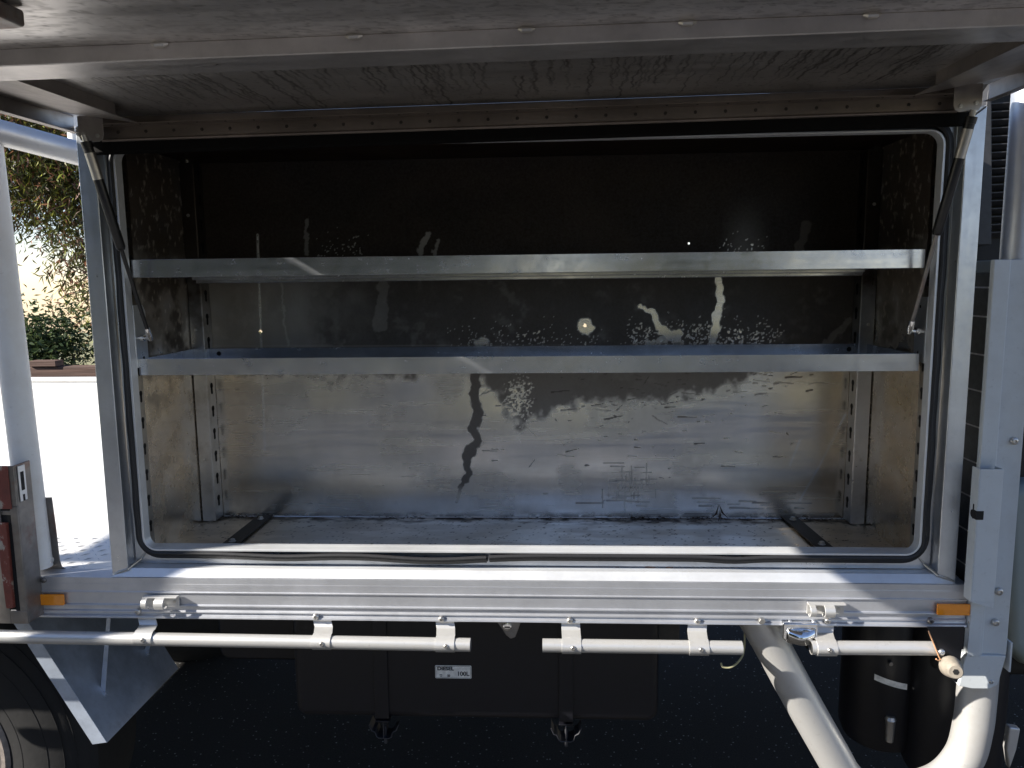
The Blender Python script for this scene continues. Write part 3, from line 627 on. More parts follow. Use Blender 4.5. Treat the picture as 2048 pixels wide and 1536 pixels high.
c = U(1523, 1241, -.0245); MB().lathe(c, (0,-1,0), [(0,.0080), (.001,.0080), (.0012,.0072), (.0055,.0070), (.0062,.0060)], 6).build('hex_bolt', M['zinc'], SR)
screw(1861, 1241, -.021, SR, .0068, 'steel')
screw(88, 1160, -.021, SR, .0060, 'steel')
for q0, q1 in (((78,1187),(131,1209)), ((1873,1206),(1937,1229))):
    A, B_ = U(*q0, -.0225), U(*q1, -.0225)
    P = rrect(A[0], B_[0], B_[2], A[2], .003, 4); MB().prism(P, 'y', -.0285, -.0226).build('reflector', M['amber'], SR, bevel=.0012)
for q0 in ((287,1192), (1616,1206)):                       # rope clips
    A = U(*q0, -.030); x0, z1 = A[0], A[2]; b = MB()
    b.box(x0, x0+.076, -.0250, -.0227, z1-.026, z1)                       # back plate
    b.box(x0, x0+.076, -.0370, -.0250, z1-.0030, z1)                      # ledge
    def curl(xa, xb, r, a0, a1):
        P = []; cy, cz = -.0355, z1-.0145
        for i in range(13):
            a = R_(a0+(a1-a0)*i/12); P.append((cy+r*math.cos(a), cz+r*math.sin(a)))
        for i in range(12, -1, -1):
            a = R_(a0+(a1-a0)*i/12); P.append((cy+(r-.0028)*math.cos(a), cz+(r-.0028)*math.sin(a)))
        b.prism(P, 'x', xa, xb)
    curl(x0+.001, x0+.013, .0125, 95, 300); curl(x0+.030, x0+.051, .0135, 80, 310)
    rc = b.build('rope_clip', M['silver'], TR, bevel=.0007)
    for xx in (.022, .066): MB().lathe((x0+xx, -.0250, z1-.014), (0,-1,0), [(0,.0034), (.0018,.003)], 10).build('clip_rivet', M['zinc'], rc)
# rope rails (three tube lengths) on strap hangers
PR = .0140; PY = -.052
def rope_rail(px0, px1, zl, zr, xl=None):
    x0 = U(px0, 1290, PY)[0] if xl is None else xl; x1 = U(px1, 1290, PY)[0]
    o = MB().tube([(x0, PY, zl), (x1, PY, zr)], PR, 28, cap=False).tube([(x0, PY, zl), (x1, PY, zr)], PR-.002, 28, cap=False).build('rope_rail', M['silver'], TR)
    MB().tube([(x0+.001, PY, zl), (x0+.002, PY, zl)], PR-.0021, 20).tube([(x1-.002, PY, zr), (x1-.001, PY, zr)], PR-.0021, 20).build('tube_bore', M['dark'], o); return o
RA = rope_rail(0, 941, -.119, -.129, -1.9); RB = rope_rail(1085, 1484, -.128, -.128); RC = rope_rail(1622, 1890, -.1255, -.1235)
def hanger(pxt, pxb, wid, parent, z):
    xt = U(pxt, 1250, -.018)[0]; xb = U(pxb, 1285, PY)[0]; w2 = wid/2; b = MB()
    S = [(-.016, -.080), (-.0165, -.0965), (-.024, -.106), (PY+.006, z+PR+.0025), (PY, z+PR+.0028), (PY-.008, z+PR-.001), (PY-.0145, z+.006), (PY-.0165, z), (PY-.0145, z-.007), (PY-.008, z-.0145), (PY, z-.0170), (PY+.006, z-.0185)]
    n = len(S)
    def xc(i): t = min(1, i/3); return xt+(xb-xt)*t
    vs = []
    for i, (y, z_) in enumerate(S):
        for dy in (0, .0022):
            vs += [(xc(i)-w2, y+dy, z_-dy*.4), (xc(i)+w2, y+dy, z_-dy*.4)]
    fs = []
    for i in range(n-1):
        a, c = 4*i, 4*(i+1); fs += [(a, a+1, c+1, c), (a+2, c+2, c+3, a+3), (a, c, c+2, a+2), (a+1, a+3, c+3, c+1)]
    fs += [(0,2,3,1), (4*n-4, 4*n-3, 4*n-1, 4*n-2)]
    h = b.add(vs, fs).build('hanger_strap', M['silver'], TR, bevel=.0004)
    MB().lathe((xb+.003, PY-.0150, z+.002), (0,-1,0), [(0,.0052), (.0015,.005), (.003,.0038), (.0031,.0022), (.002,.0021), (.0019,.0001)], 14).build('screw', M['zinc'], h)
for pt, pb, pr, z in ((288,291,RA,-.1225), (640,645,RA,-.126), (887,891,RA,-.128), (1141,1143,RB,-.128), (1397,1397,RB,-.128), (1653,1652,RC,-.1255)): hanger(pt, pb, .040, pr, z)
# push lock under the rail
c = U(1018, 1262, .012)
lk = MB().prism([(c[0]-.026,-.088),(c[0]-.024,-.106),(c[0]-.014,-.120),(c[0]-.006,-.134),(c[0]+.004,-.142),(c[0]+.014,-.138),(c[0]+.020,-.122),(c[0]+.026,-.104),(c[0]+.026,-.088)], 'y', .004, .008).build('lock_plate', M['steel'], TR, bevel=.001)
MB().lathe((c[0]-.003,.004,-.112), (0,-1,0), [(0,.011), (.003,.010), (.006,.0095), (.0065,.008), (.0066,.006)], 20).build('lock_barrel', M['chrome'], lk)
MB().box(c[0]-.009, c[0]+.003, -.0030, -.0024, -.1135, -.1105).build('key_slot', M['dark'], lk, smooth=0)
# chrome number-plate style lamp
A, B_ = U(1568, 1252, -.040), U(1636, 1292, -.040)
P = [(A[0], A[2]+.004), (B_[0], A[2]+.004), (B_[0], B_[2]+.014), (B_[0]-.012, B_[2]+.003), (B_[0]-.035, B_[2]-.001), (A[0]+.012, B_[2]+.003), (A[0], B_[2]+.012)]
lp = MB().prism(P[::-1], 'y', -.036, -.008).build('marker_lamp', M['chrome'], TR, bevel=.003, seg=3)
cxl = (A[0]+B_[0])/2; b = MB()
nn = 14; vs = []
for i in range(nn+1):
    t = i/nn; x = A[0]+.007+t*(B_[0]-A[0]-.012); bul = .012*math.sin(math.pi*t)
    vs += [(x, -.038-bul*.8, A[2]-.006-bul*.35), (x, -.040-bul, B_[2]+.010-bul*.35)]
b.add(vs, [(2*i, 2*i+2, 2*i+3, 2*i+1) for i in range(nn)]); b.plate([(A[0]+.007,-.0365,A[2]-.004),(B_[0]-.005,-.0365,A[2]-.004),(B_[0]-.005,-.0365,B_[2]+.008),(A[0]+.007,-.0365,B_[2]+.008)], (0,.001,0))
o = b.build('lamp_hood', M['chrome'], lp); sol = o.modifiers.new('s', 'SOLIDIFY'); sol.thickness = .0015

# -- big tube leg frame of the step
def smooth_path(ctrl, n=10):
    P = [np.array(c, float) for c in ctrl]; P = [2*P[0]-P[1]]+P+[2*P[-1]-P[-2]]; out = []
    for i in range(1, len(P)-2):
        for k in range(n):
            t = k/n; out.append(.5*((2*P[i])+(-P[i-1]+P[i+1])*t+(2*P[i-1]-5*P[i]+4*P[i+1]-P[i+2])*t*t+(-P[i-1]+3*P[i]-3*P[i+1]+P[i+2])*t**3))
    out.append(P[-2]); return out
LY = .050
ctrl = [U(1500,1215,LY), U(1543,1290,LY), U(1600,1395,LY), U(1665,1510,LY), U(1690,1552,LY), U(1730,1584,LY), U(1800,1585,LY), U(1880,1563,LY), U(1927,1515,LY), U(1945,1455,LY), U(1952,1400,LY), U(1958,1330,LY)]
STP = MB().tube(smooth_path(ctrl, 8), .0395, 32).build('side_guard_tube', M['silver'], TR, label='thick silver painted bent tube below the right end of the rail')

# -- right hand post (white pressed channel) with stub socket, bolts, gusset and roller
y0 = -.030
poly = [(.9255,y0+.004),(.9560,y0+.004),(.9580,y0+.009),(.9880,y0+.009),(1.0050,y0+.004),(1.0070,y0+.060),(1.0040,y0+.060),(1.0030,y0+.016),(.9240,y0+.016),(.9240,y0+.008)]
b = MB().prism([(x-.000, y) for x, y in poly], 'z', -.150, .662)
bot = MB().prism([(.912,-.218),(.938,-.224),(.975,-.224),(.992,-.214),(1.004,-.150),(.9225,-.150)], 'y', y0+.002, y0+.030)
PO = b.build('guard_post', M['white'], TR, bevel=.0025, label='white painted pressed steel post at the front end of the rail')
bot.build('post_foot', M['white'], PO, bevel=.002)
MB().prism([(.9222,-.150),(.9485,-.150),(.9485,.020),(.9270,.028)], 'y', y0-.002, y0+.0038).build('post_flange', M['white'], PO, bevel=.001)
s0 = [U(1958,941,-.060), U(1965,1195,-.060)]
b = MB().box(.906, .908, -.0600, -.0330, -.020, .254).box(.908, .9520, -.0600, -.0582, -.020, .254).box(.950, .952, -.0582, -.0320, -.020, .254).prism([(.906,-.020),(.952,-.020),(.952,-.034)], 'y', -.0600, -.0582)
SS = b.build('stake_socket', M['white'], PO, bevel=.0012)
MB().box(.9085, .9495, -.0580, -.0330, .2450, .2480).build('socket_mouth', M['dark'], PO, smooth=0)
b = MB().box(.9052, .9060, -.0500, -.0460, .150, .180).lathe((.9056,-.047,.160), (-1,0,0), [(0,.0085),(.0006,.0085)], 16).box(.9052, .9195, -.0608, -.0470, .1510, .1690)
b.build('socket_slot', M['dark'], PO, bevel=.002)
for px, py, r in ((2028,882,.0075), (1998,1183,.0078), (1950,1212,.0075), (1945,1245,.0085), (1991,1245,.0075), (1940,1307,.0055), (1981,1362,.0052)):
    screw(px, py, -.0245, PO, r, 'zinc' if r < .0084 else 'steel', 'post_bolt')
MB().box(1.010, 1.014, -.03, .03, -.185, -.120).build('edge_tab', M['white'], PO, bevel=.001)
GY = -.0705
gp = [U(1855,1254,GY), U(1929,1254,GY), U(1919,1340,GY), U(1915,1366,GY), U(1908,1362,GY), U(1893,1345,GY), U(1882,1318,GY)]
GU = MB().plate(gp, (0,.003,0)).build('gusset_plate', M['black'], TR, bevel=.0006)
MB().tube([U(1857,1262,-.0725), U(1878,1314,-.0725), U(1881,1319,-.0735), U(1877,1321,-.0755), U(1872,1318,-.0765)], .0014, 8).build('wire_edge', plain('coppery_wire', (.55,.30,.16), .5), GU)
screw(1883, 1304, -.0715, GU, .0062, 'frame')
ca = np.array(U(1899, 1331, -.0725)); cb = np.array(U(1911, 1343, -.108)); d = cb-ca; L = np.linalg.norm(d)
kn = MB().lathe(ca, d, [(0,.020), (.006,.0215), (L*.55,.0190), (L*.8,.0165), (L,.0150), (L+.003,.0125)], 28).build('roller', M['knob'], TR)
MB().lathe(cb, d, [(.0015,.0065), (.0036,.0060)], 6).build('roller_bolt', M['dark'], kn)
# upright pipe in the post (sunlit at the top)
MB().tube([(.990, .012, .660), (.990, .012, 1.35)], .031, 36).build('rack_upright', M['rail'], TR, label='bare metal round upright rising from the white post')
MB().tube([(-1.083, .012, .010), (-1.110, .012, 1.10)], .029, 36).build('rack_upright', M['whitetray'], TR, label='silver painted round upright left of the toolbox')
pa = np.array(U(0,265,.02)); pb = np.array(U(165,309,.15)); MB().tube([pa-(pb-pa)*.1, pa+(pb-pa)*1.45], .0265, 32).build('rack_brace', M['silver'], TR, label='silver tube brace slanting from the left upright to the toolbox')
c = U(150, 270, 1.83); MB().tube([(c[0], 1.83, 1.255), (c[0], 1.83, 1.50)], .030, 24).build('rack_upright', M['whitetray'], TR, label='far white upright glimpsed behind the crossbar')
# pole clamp plate with two bright bolts
P = [(-1.094,.165),(-1.049,.166),(-1.046,.10),(-1.044,.02),(-1.040,.004),(-1.028,-.002),(-1.020,-.004),(-1.094,-.004)]
CL = MB().prism(P, 'y', .028, .031).build('clamp_plate', M['steel'], TR, bevel=.001)
for px, py in ((88,1042), (100,1119)):
    c = U(px, py, .027); MB().lathe(c, (.55,-1,0), [(0,.0085), (.004,.0085), (.0042,.0060), (.016,.0060), (.0165,.0055)], 14).build('clamp_bolt', M['silver'], CL)
# left socket bracket: dark folded channel, worn red slot plate
X1 = -1.056
b = MB().box(X1-.004, X1, -.0690, -.0200, -.084, .262)                         # right cheek
b.box(-1.20, -1.094, -.0730, -.0690, -.084, .262); b.box(-1.094, X1, -.0730, -.0690, .175, .262); b.box(-1.094, X1, -.0730, -.0690, -.084, -.055)
b.box(-1.0715, X1, -.0730, -.0690, -.055, .175); b.box(-1.20, -1.0715, -.0690, -.066, .155, .165)
SK = b.build('stake_bracket', M['steel'], TR, bevel=.0012, label='dark worn steel stake bracket at the left end of the rail')
MB().box(-1.115, -1.066, -.0750, -.0732, .170, .2625).build('red_face', M['redpaint'], SK, bevel=.0006)
MB().box(-1.200, -1.0725, -.0685, -.060, -.055, .175).build('slot_back', M['dark'], SK, smooth=0)
a = np.array(U(4, 1046, -.074)); c = np.array(U(26, 1215, -.074))
MB().prism([(a[0]-.012,a[2]),(a[0]+.012,a[2]+.001),(c[0]+.004,c[2]),(c[0]-.012,c[2]-.001)], 'y', -.0790, -.0700).build('lever', M['redpaint'], SK, bevel=.0015)
MB().prism([(a[0]+.012,a[2]-.002),(a[0]+.020,a[2]-.010),(c[0]+.020,c[2]-.020),(c[0]+.006,c[2]-.020),(c[0]+.004,c[2])], 'y', -.0715, -.0695).build('lever_gap', M['dark'], SK, smooth=0)
b = MB().box(X1+.0002, X1+.0022, -.062, -.040, .182, .258); kp = b.build('keyhole_plate', M['frame'], SK, bevel=.001)
MB().box(X1+.0022, X1+.0026, -.056, -.046, .205, .245).box(X1+.0022, X1+.0026, -.054, -.048, .182, .196).build('keyhole', M['dark'], SK, smooth=0)

# -- headboard (horizontal planks) and dark louvred cab back
b = MB(); z = -.02
zs = [.638, .607, .548, .470, .395, .320, .245, .170, .095, .020, -.03]
hb = MB()
for z0, z1 in zip(zs[1:], zs[:-1]): hb.prism([(.005, z0+.0016), (1.85, z0+.0016), (1.85, z1), (.005, z1)], 'x', .945, .965)
HB = hb.build('headboard', plain('grey_headboard_planks', (.11,.12,.125), .3, .6, bs=.1), TR, bevel=.0014)
MB().box(.9452, .964, .006, 1.85, -.03, .637).build('plank_joint', M['plate'], HB, smooth=0)
MB().box(.945, .968, .004, 1.85, .6382, .662).build('headboard_cap', M['cream'], HB, bevel=.002)
CB = MB().box(1.00, 2.4, .25, 1.9, -.35, 1.75).build('cab', M['blackmat'], TR, bevel=.03, seg=4)
c0 = U(1968, 205, .24); c1 = U(2014, 485, .24); lv = MB()
n = 17
for i in range(n):
    z = .725+i*.0175
    lv.add([(1.02,.238,z+.004),(1.30,.238,z+.016),(1.30,.225,z+.012),(1.02,.225,z)], [(0,1,2,3)]); lv.plate([(1.02,.225,z),(1.30,.225,z+.012),(1.30,.240,z+.002),(1.02,.240,z-.010)], (0,0,.002))
lv.build('louvre', plain('dark_louvre', (.035,.034,.036), .45), CB, smooth=0)['label'] = 'dark grey louvred air intake behind the post'
MB().prism([(1.018,.700),(1.05,.700),(1.04,.86),(1.028,1.02),(1.05,1.06),(1.30,1.09),(1.30,1.10),(1.045,1.07),(1.02,1.03),(1.010,.86)], 'y', .215, .245).build('louvre_frame', plain('dark_louvre_frame', (.03,.03,.032), .5), CB, bevel=.002)
# pale moulded guard and dark panels right of the post
gd = [U(2012,985,.20), U(2060,960,.20), U(2140,980,.20), U(2140,1360,.20), U(2050,1335,.20), U(2016,1296,.20)]
gm_ = MB().plate(gd, (0,.25,0)).build('front_mudguard', M['cream'], TR, bevel=.03, seg=5, label='pale green grey moulded guard right of the white post')
gd = [U(2020,1455,.12), U(2042,1458,.12), U(2034,1500,.12), U(2020,1540,.12), U(2014,1500,.12)]
MB().plate(gd, (0,.02,0)).build('step_end', M['silver'], TR, bevel=.004)
# -- fuel tank with label and straps
TX0, TX1, TZ0, TZ1, TY = -.567, .318, -.424, -.112, .150
P = rrect(TX0, TX1, TZ0, TZ1, .028, 6); TK = MB().prism(P, 'y', TY, TY+.42).build('fuel_tank', M['black'], TR, bevel=.022, seg=5, label='black box shaped fuel tank under the tray')
for px0, px1 in ((750, 778), (1118, 1146)):
    xa, xb = U(px0, 1400, TY)[0], U(px1, 1400, TY)[0]
    stp = MB().box(xa, xb, TY-.005, TY-.0015, TZ0+.004, TZ1).box(xa, xb, TY-.005, TY+.40, TZ0-.006, TZ0-.002).build('tank_strap', M['black'], TK, bevel=.001)
    xm = (xa+xb)/2
    b = MB(); S = [(xm-.036,TZ0-.020),(xm-.030,TZ0-.035),(xm-.022,TZ0-.038),(xm-.018,TZ0-.050),(xm-.012,TZ0-.054),(xm+.012,TZ0-.054),(xm+.019,TZ0-.050),(xm+.022,TZ0-.038),(xm+.031,TZ0-.033),(xm+.037,TZ0-.018)]
    b.tube([(x, TY+.006, z) for x, z in S], .0014, 6)
    b.add([(x, y, z) for x, z in S for y in (TY+.006, TY+.05)], [(2*i, 2*i+2, 2*i+3, 2*i+1) for i in range(len(S)-1)]); b.box(xm-.001, xm+.001, TY+.002, TY+.05, TZ0-.052, TZ0-.002)
    b.tube([(xm+.001, TY+.02, TZ0-.075), (xm+.001, TY+.02, TZ0-.030)], .0038, 10)
    b.build('strap_cradle', plain('dusty_black_steel', (.035,.035,.04), .5), TK, bevel=.0006)
A, B_ = U(870, 1331, TY-.002), U(943, 1357, TY-.002)
xl, xr, zt, zb = A[0], B_[0], A[2]+.0005, B_[2]-.0005
lb = MB().prism(rrect(xl, xr, zb, zt, .003, 4), 'y', TY-.0022, TY-.0008).build('label_plate', M['plate'], TR, bevel=.0003)
def text(body, x, z, size, y, parent, name='lettering', sx=1.0, bold=.0):
    c = bpy.data.curves.new(name, 'FONT'); c.body = body; c.size = size; c.extrude = .0001; c.offset = bold
    o = bpy.data.objects.new('tmp', c); scn.collection.objects.link(o); dg = bpy.context.evaluated_depsgraph_get(); me = bpy.data.meshes.new_from_object(o.evaluated_get(dg)); bpy.data.objects.remove(o)
    me.transform(Matrix(((sx,0,0,x),(0,0,-1,y),(0,1,0,z),(0,0,0,1)))); me.transform(Matrix.Translation(Vector((0,0,H0))-Vector(ORG[parent.name])))
    me.materials.clear(); return link_mesh(name, me, M['ink'], parent)
ty = TY-.0025
text('DIESEL', xl+.0052, zt-.0118, .0122, ty, lb, sx=1.12, bold=.0005); text('100L', xl+.0525, zb+.0075, .0150, ty, lb, sx=1.0, bold=.0004)
text('軽', xl+.0100, zb+.0042, .0080, ty, lb, bold=.00012); text('油', xl+.0285, zb+.0042, .0080, ty, lb, bold=.00012)
b = strip_ring(rrect(xl+.0015, xr-.0015, zb+.0015, zt-.0015, .002, 4), rrect(xl+.0021, xr-.0021, zb+.0021, zt-.0021, .0016, 4), TY-.0026, TY-.0023); b.build('label_border', M['ink'], lb, smooth=0)
# -- tank behind (dark), chassis rails, axle bits that close off the far side
MB().box(-3.2, 1.6, .62, .70, -.34, -.10).box(-3.2, 1.6, 1.28, 1.36, -.34, -.10).build('chassis_rail', M['blackmat'], TR, bevel=.004)
cm = MB()
for x in (-.95, -.30, .40, .92): cm.box(x, x+.07, .04, 1.84, -.092, -.031)
cm.build('cross_member', M['blackmat'], TR, bevel=.002)
MB().prism(rrect(-.80, -.56, -.335, -.11, .03, 5), 'y', .26, .60).build('battery_tray', M['black'], TR, bevel=.01)
MB().box(.315, .372, .20, .26, -.255, -.10).build('tank_hanger', plain('dusty_brown_bracket', (.055,.05,.045), .7), TR, bevel=.002)
MB().tube(smooth_path([U(1490,1250,.06), U(1488,1300,.06), U(1478,1322,.05), U(1462,1334,.05), U(1446,1334,.05), U(1442,1326,.05)], 6), .0022, 8).build('breather_hose', plain('yellowed_hose', (.45,.42,.25), .5), TR)
for cx, cy, r, z0, z1 in ((.955, .42, .105, -.62, -.12), (1.10, .34, .12, -.66, -.15)):
    bt = MB().lathe((cx, cy, z0), (0,0,1), [(0,r*.6), (.02,r*.9), (.05,r), (z1-z0-.03,r), (z1-z0,r*.85)], 40).build('air_cleaner' if cx < 1 else 'front_tank', M['black'], TR, bevel=0)
    if cx < 1:
        cc = []
        for i in range(13):
            a = R_(236+i*3.6); cc.append((cx+(r+.0012)*math.cos(a), cy+(r+.0012)*math.sin(a)))
        zt_ = -.385
        vs = [(x, y, zt_-.003*i/2) for i, (x, y) in enumerate(cc)]+[(x, y, zt_-.016-.003*i/2) for i, (x, y) in enumerate(cc)]
        MB().add(vs, [(i, i+1, 14+i, 13+i) for i in range(12)]).build('sticker', M['plate'], bt)
        MB().lathe((cx-.02, cy-r*1.0, -.56), (0,0,1), [(0,.010), (.055,.012), (.060,.014), (.068,.010)], 16).build('drain_tap', M['zinc'], bt)
        for px, py in ((1781,1327), (1834,1331), (1829,1376)):
            q = U(px, py, cy-r-.004); MB().lathe(q, (0,-1,0), [(0,.006), (.004,.005)], 10).build('bolt_head', M['steel'], bt)
MB().tube(smooth_path([(.70,.25,-.13), (.70,.25,-.20), (.72,.24,-.26)], 4), .035, 20).build('corrugated_duct', M['blackmat'], TR)
# -- rear wheel and mudguard
def far_wheel():
    w_ = MB().lathe((-1.545, 1.60, -.56), (0,1,0), [(-.115,.220),(-.125,.245),(-.130,.300),(-.126,.370),(-.110,.420),(-.090,.438),(0,.440),(.090,.438),(.110,.420),(.126,.370),(.13,.30),(.115,.220)], 64).build('wheel', M['tyre'], TR)
    MB().box(-1.60, -1.49, .3, 1.5, -.62, -.50).build('axle', M['blackmat'], TR, bevel=.02)
    MB().box(-.55, .5, 1.40, 1.80, -.62, -.10).build('far_locker', M['blackmat'], TR, bevel=.02)
    MB().box(-1.08, -.60, 1.45, 1.80, -.70, -.10).build('far_toolbin', M['blackmat'], TR, bevel=.02)
far_wheel()
WC = np.array([-1.545, .16, -.560]); WR = .450
tyr = MB(); prof_t = [(-.115,.220),(-.125,.245),(-.130,.300),(-.126,.370),(-.110,.420),(-.090,.438),(0,.440),(.090,.438),(.110,.420),(.126,.370),(.13,.30),(.115,.220)]
WH = MB().lathe(WC+np.array([0,.13,0]), (0,1,0), prof_t, 96).build('wheel', M['tyre'], TR)
tr = MB()
for rr_, yy in ((.262,-.1262), (.330,-.1282), (.372,-.1265), (.400,-.1170)):
    tr.tube([tuple(WC+np.array([rr_*math.cos(a), .13+yy, rr_*math.sin(a)])) for a in np.linspace(0, 2*math.pi, 73)[:-1]], .0012, 6, closed=True)
tr.build('sidewall_ribs', M['tyre'], WH)
MB().lathe(WC+np.array([0,.13,0]), (0,1,0), [(-.118,.224),(-.125,.214),(-.120,.200),(-.06,.19),(-.05,.12),(-.10,.09),(-.115,.05)], 64).build('wheel_rim', plain('dusty_silver_rim', (.22,.19,.17), .55, .3), WH)
yf, yr = .050, .400
A0 = np.array(U(80,1282,yf)); A1 = np.array(U(213,1485,yf)); dr = (A1-A0)/np.linalg.norm(A1-A0); A00 = A0-dr*.155
MG = MB().plate([A00, A1, A1+[0,yr-yf,0], A00+[0,yr-yf,0]], tuple(np.array([-dr[2]*-1, 0, dr[0]])*-.0015)).build('rear_mudguard', M['galv'], TR, bevel=.0005, label='bare galvanised sheet mudguard ahead of the rear wheel')
E0 = np.array(U(56,1291,yf)); E1 = np.array(U(185,1489,yf)); E1b = A1+dr*.0; e00 = E0-dr*.15
MB().plate([e00, E0, E1, A1, A00], (0,.0015,0)).build('guard_edge', M['galv'], MG, bevel=.0004)
MB().plate([A00+[-.1,.0,0], A00, A00+[0,yr-yf,0], A00+[-.1,yr-yf,0]], (0,0,.0015)).build('guard_top', M['galv'], MG)
def onmg(px, py, lift=.004):
    # intersection of a sight line with the sheet's plane
    nrm = np.cross(dr, [0,1,0]); d = ray(px, py); c = np.array(CP); t = ((A1-c)@nrm)/(d@nrm); return c+t*d
p0 = onmg(205, 1388); nrm = np.cross(dr, [0,1.,0]); nrm /= np.linalg.norm(nrm)
if nrm[0] < 0: nrm = -nrm
for (bx, by), top, tail in (((210,1385), (218,1180), (201,1376)), ((295,1306), (300,1270), (288,1300))):
    q = onmg(bx, by); MB().lathe(q, nrm, [(0,.010), (.0015,.010), (.0017,.007), (.006,.0065)], 12).build('bolt_head', M['galv'], MG)
    f = onmg(*tail); yq = f[1]; tp = np.array(U(top[0], top[1], yq))
    MB().plate([f, f+nrm*.002+dr*.018, tp+[.008,0,0], tp], (0,.0025,0)).build('stay_plate', M['galv'], MG, bevel=.0004)
for px, py in ((216,1401), (268,1418), (222,1466)):
    q = onmg(px, py); MB().lathe(q+nrm*.0004, nrm, [(0,.0022), (.0004,.0022)], 10).build('rivet', M['whitetray'], MG)

# ================================================================== PLANTS AND YARD
def tree_like(name, label, cat, base, trunk, blobs, nleaf, ll, lw, droop, mat, seed, group=None, twigs=0):
    rr = np.random.default_rng(seed); root = empty(name, base, label, cat, group); bx = np.array(base)
    t = MB()
    for path, rad in trunk: t.tube(smooth_path([tuple(bx+np.array(p)) for p in path], 6), list(np.linspace(rad[0], rad[1], (len(path)-1)*6+1)), 10)
    t.build('trunk', M['bark'], root)
    C = []; D = []
    wts = np.array([b[3]*b[4]*b[5] for b in blobs])**.7; wts /= wts.sum()
    for b_, w_ in zip(blobs, wts):
        n = int(nleaf*w_); nc = max(6, n//26)
        cen = rr.normal(size=(nc, 3)); cen /= np.linalg.norm(cen, axis=1)[:,None]; cen *= (rr.random(nc)**.45)[:,None]; cen = cen*np.array(b_[3:6])+np.array(b_[:3])
        C.append(cen[rr.integers(0, nc, n)]+rr.normal(size=(n, 3))*np.array([ll*1.3, ll*1.3, ll*1.9]))
    C = np.concatenate(C)+bx; n = len(C)
    d = rr.normal(size=(n, 3)); d[:,2] = d[:,2]*.6-droop; d /= np.linalg.norm(d, axis=1)[:,None]
    s = np.cross(d, rr.normal(size=(n, 3))); s /= np.linalg.norm(s, axis=1)[:,None]; L = ll*rr.uniform(.6, 1.3, n)[:,None]; W = lw*rr.uniform(.7, 1.2, n)[:,None]
    nn_ = np.cross(d, s); V = np.stack([C, C+d*L*.45+s*W+nn_*L*.06, C+d*L+nn_*L*-.10, C+d*L*.45-s*W+nn_*L*.06], 1).reshape(-1, 3)+[0,0,H0]-ORG[root.name]
    I = np.arange(n*4).reshape(-1, 4); me = bpy.data.meshes.new('crown'); me.vertices.add(len(V)); me.vertices.foreach_set('co', V.ravel()); me.loops.add(I.size); me.loops.foreach_set('vertex_index', I.ravel().astype(np.int32))
    me.polygons.add(n); me.polygons.foreach_set('loop_start', np.arange(0, n*4, 4, dtype=np.int32)); me.update(calc_edges=True); me.validate()
    link_mesh('crown', me, mat, root); return root
def copy_thing(root, loc, rz, label):
    r = root.copy(); scn.collection.objects.link(r); r.location = loc; r.rotation_euler = (0,0,rz); r['label'] = label
    for ch in list(root.children):
        c = ch.copy(); scn.collection.objects.link(c); c.parent = r
    return r
# drooping tree behind the tray: crown fills the gap left of the toolbox
gx, gy = -5.9, 7.6
def at(px, py, Y): p = U(px, py, Y); return np.array([p[0]-gx, p[1]-gy, p[2]+1.0])
bl = [(*at(120,250,7.6), 1.4,.9,1.0), (*at(40,330,7.6), 1.3,.8,.75), (*at(50,395,7.5), .9,.5,.20), (*at(175,400,7.4), .30,.5,.50), (*at(176,540,7.3), .22,.3,.36), (*at(160,490,7.3), .20,.3,.20), (*at(190,640,7.2), .17,.25,.28), (*at(160,540,7.3), .12,.2,.22),
      (*at(-300,280,7.8), 1.4,1.2,.8), (*at(260,200,8), 1.6,1.2,1.3), (*at(430,420,8.2), 1.2,1.0,1.3), (*at(60,60,8), 2.2,1.4,1.2)]
tree_like('drooping_tree', 'drooping tree with narrow olive and reddish leaves behind the far side of the tray', 'tree', (gx, gy, -1.0),
          [([(1.2,.6,0),(1.1,.5,1.2),(.9,.3,2.6),(.2,.1,4.2)], (.20,.07)), ([(1.1,.5,1.4),(.4,.2,2.3),(-.6,0,3.3)], (.09,.03)), ([(1.0,.4,1.8),(1.7,.3,2.9),(2.2,.2,3.8)], (.09,.03)), ([(.9,.3,2.4),(.2,.0,2.9),(-.1,-.1,2.4)], (.05,.012))],
          bl, 90000, .125, .0105, 1.0, M['gumleaf'], 5)
gx, gy = -5.0, 5.9
bl = [(*at(75,685,5.9), .22,.25,.17), (*at(120,705,5.9), .24,.25,.13), (*at(60,725,5.9), .24,.25,.2), (*at(135,680,5.9), .09,.15,.12), (*at(105,655,5.9), .05,.1,.11), (*at(10,705,6), .4,.3,.25), (*at(70,650,5.9), .05,.1,.10), (*at(160,668,5.9), .04,.08,.08)]
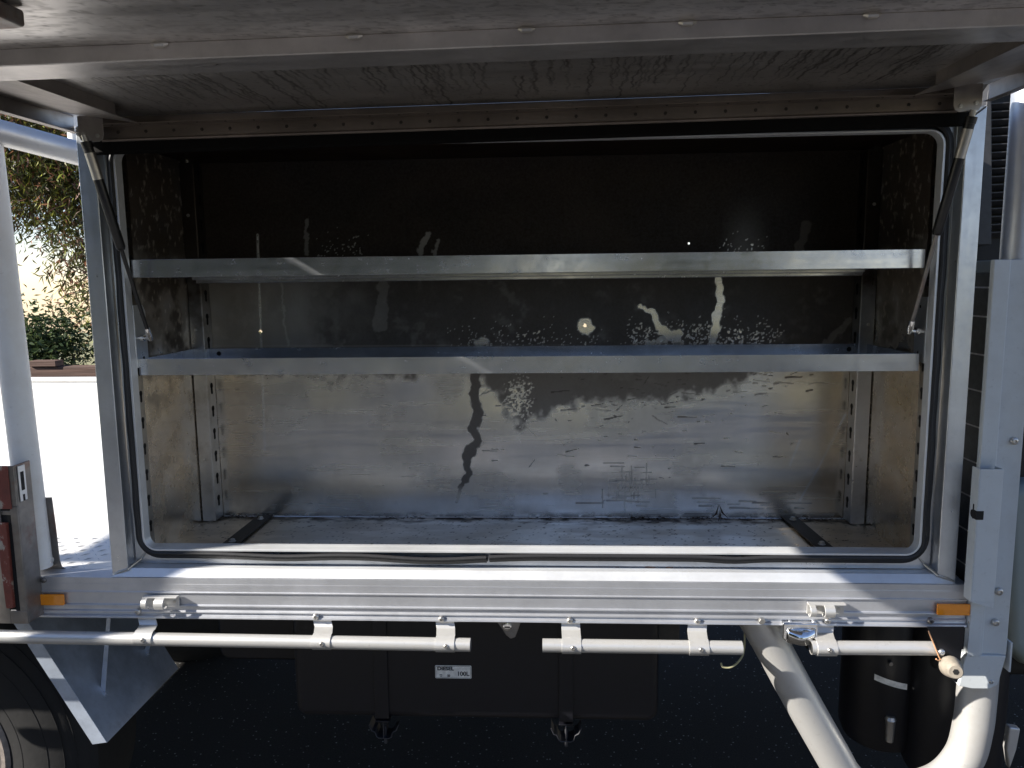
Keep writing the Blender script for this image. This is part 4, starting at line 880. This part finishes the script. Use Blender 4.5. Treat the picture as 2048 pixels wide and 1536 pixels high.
tree_like('leafy_shrub', 'dark green leafy shrub behind the brown timber sleeper', 'shrub', (gx, gy, -1.0),
          [([(0,0,0),(0,0,.5),(.05,0,1.0)], (.03,.012)), ([(0,0,.3),(-.2,0,.8),(-.25,0,1.0)], (.02,.006)), ([(0,0,.3),(.2,.05,.7),(.25,0,.95)], (.02,.006))], bl, 6500, .065, .013, -.25, M['shrubleaf'], 6)
tl = MB().box(-9, -3.4, 5.30, 5.42, -.30, -.10).build('timber_sleeper', M['timber'], bevel=.01); tag(tl, 'long dark brown timber sleeper wall beyond the white tray side', 'retaining wall')
bk = U(95, 722, 5.36); tag(MB().box(bk[0]-.13, bk[0]+.13, 5.28, 5.40, -.10, -.045).build('timber_offcut', M['timber'], bevel=.006), 'short brown timber offcut lying on top of the long sleeper', 'timber')
tag(MB().box(-9, -3.4, 5.44, 5.9, -1.0, -.34).build('planter_soil', M['timber']), 'raised planting bed behind the brown timber sleeper', 'planting bed')
# trees behind the camera, on the left, that darken what the metal mirrors
YT = tree_like('yard_tree', 'broad dark yard tree standing across the yard, nearest on the left', 'tree', (-5.6, -9, -1.0), [([(0,0,0),(.1,0,1.5),(0,0,3)], (.25,.12))],
          [(0,0,3.4,2.4,2.0,2.2), (1.8,0,2.6,1.6,1.4,1.5), (-1.8,0,2.8,1.7,1.5,1.6)], 9000, .30, .07, .3, M['shrubleaf'], 9, group='trees across the yard')
for i, (x, y, rz, lb_) in enumerate(((-2.5,-15,1.1,'broad dark yard tree across the yard, second from the left'), (3.5,-17,2.3,'broad dark yard tree across the yard, third from the left'), (-13,-9,4,'broad dark yard tree at the far left side of the yard'), (-2.9,-8.6,5.1,'broad dark yard tree across the yard, closest to the truck'), (-8.6,-7.6,3.1,'broad dark yard tree across the yard, left of the closest one'))):
    copy_thing(YT, (x, y, 0), rz, lb_)
# invented sun blocker, added out of frame: keeps the low sun out of the box
ax0, ax1, ay0, ay1, az = -3.30, -1.585, -.655, .30, 1.30
AW = empty('added_sun_blocker', (-2.9, -.5, -1.0), 'added flat sun blocker on two posts beside the truck, left of the picture', 'sun blocker')
MB().box(ax0, ax1, ay0, ay1, az, az+.03).build('blocker_sheet', M['whitetray'], AW, bevel=.004)
for x in (-3.22, -2.6): MB().tube([(x, ay0+.06, -1.0), (x, ay0+.06, az)], .03, 16).build('post', M['silver'], AW)
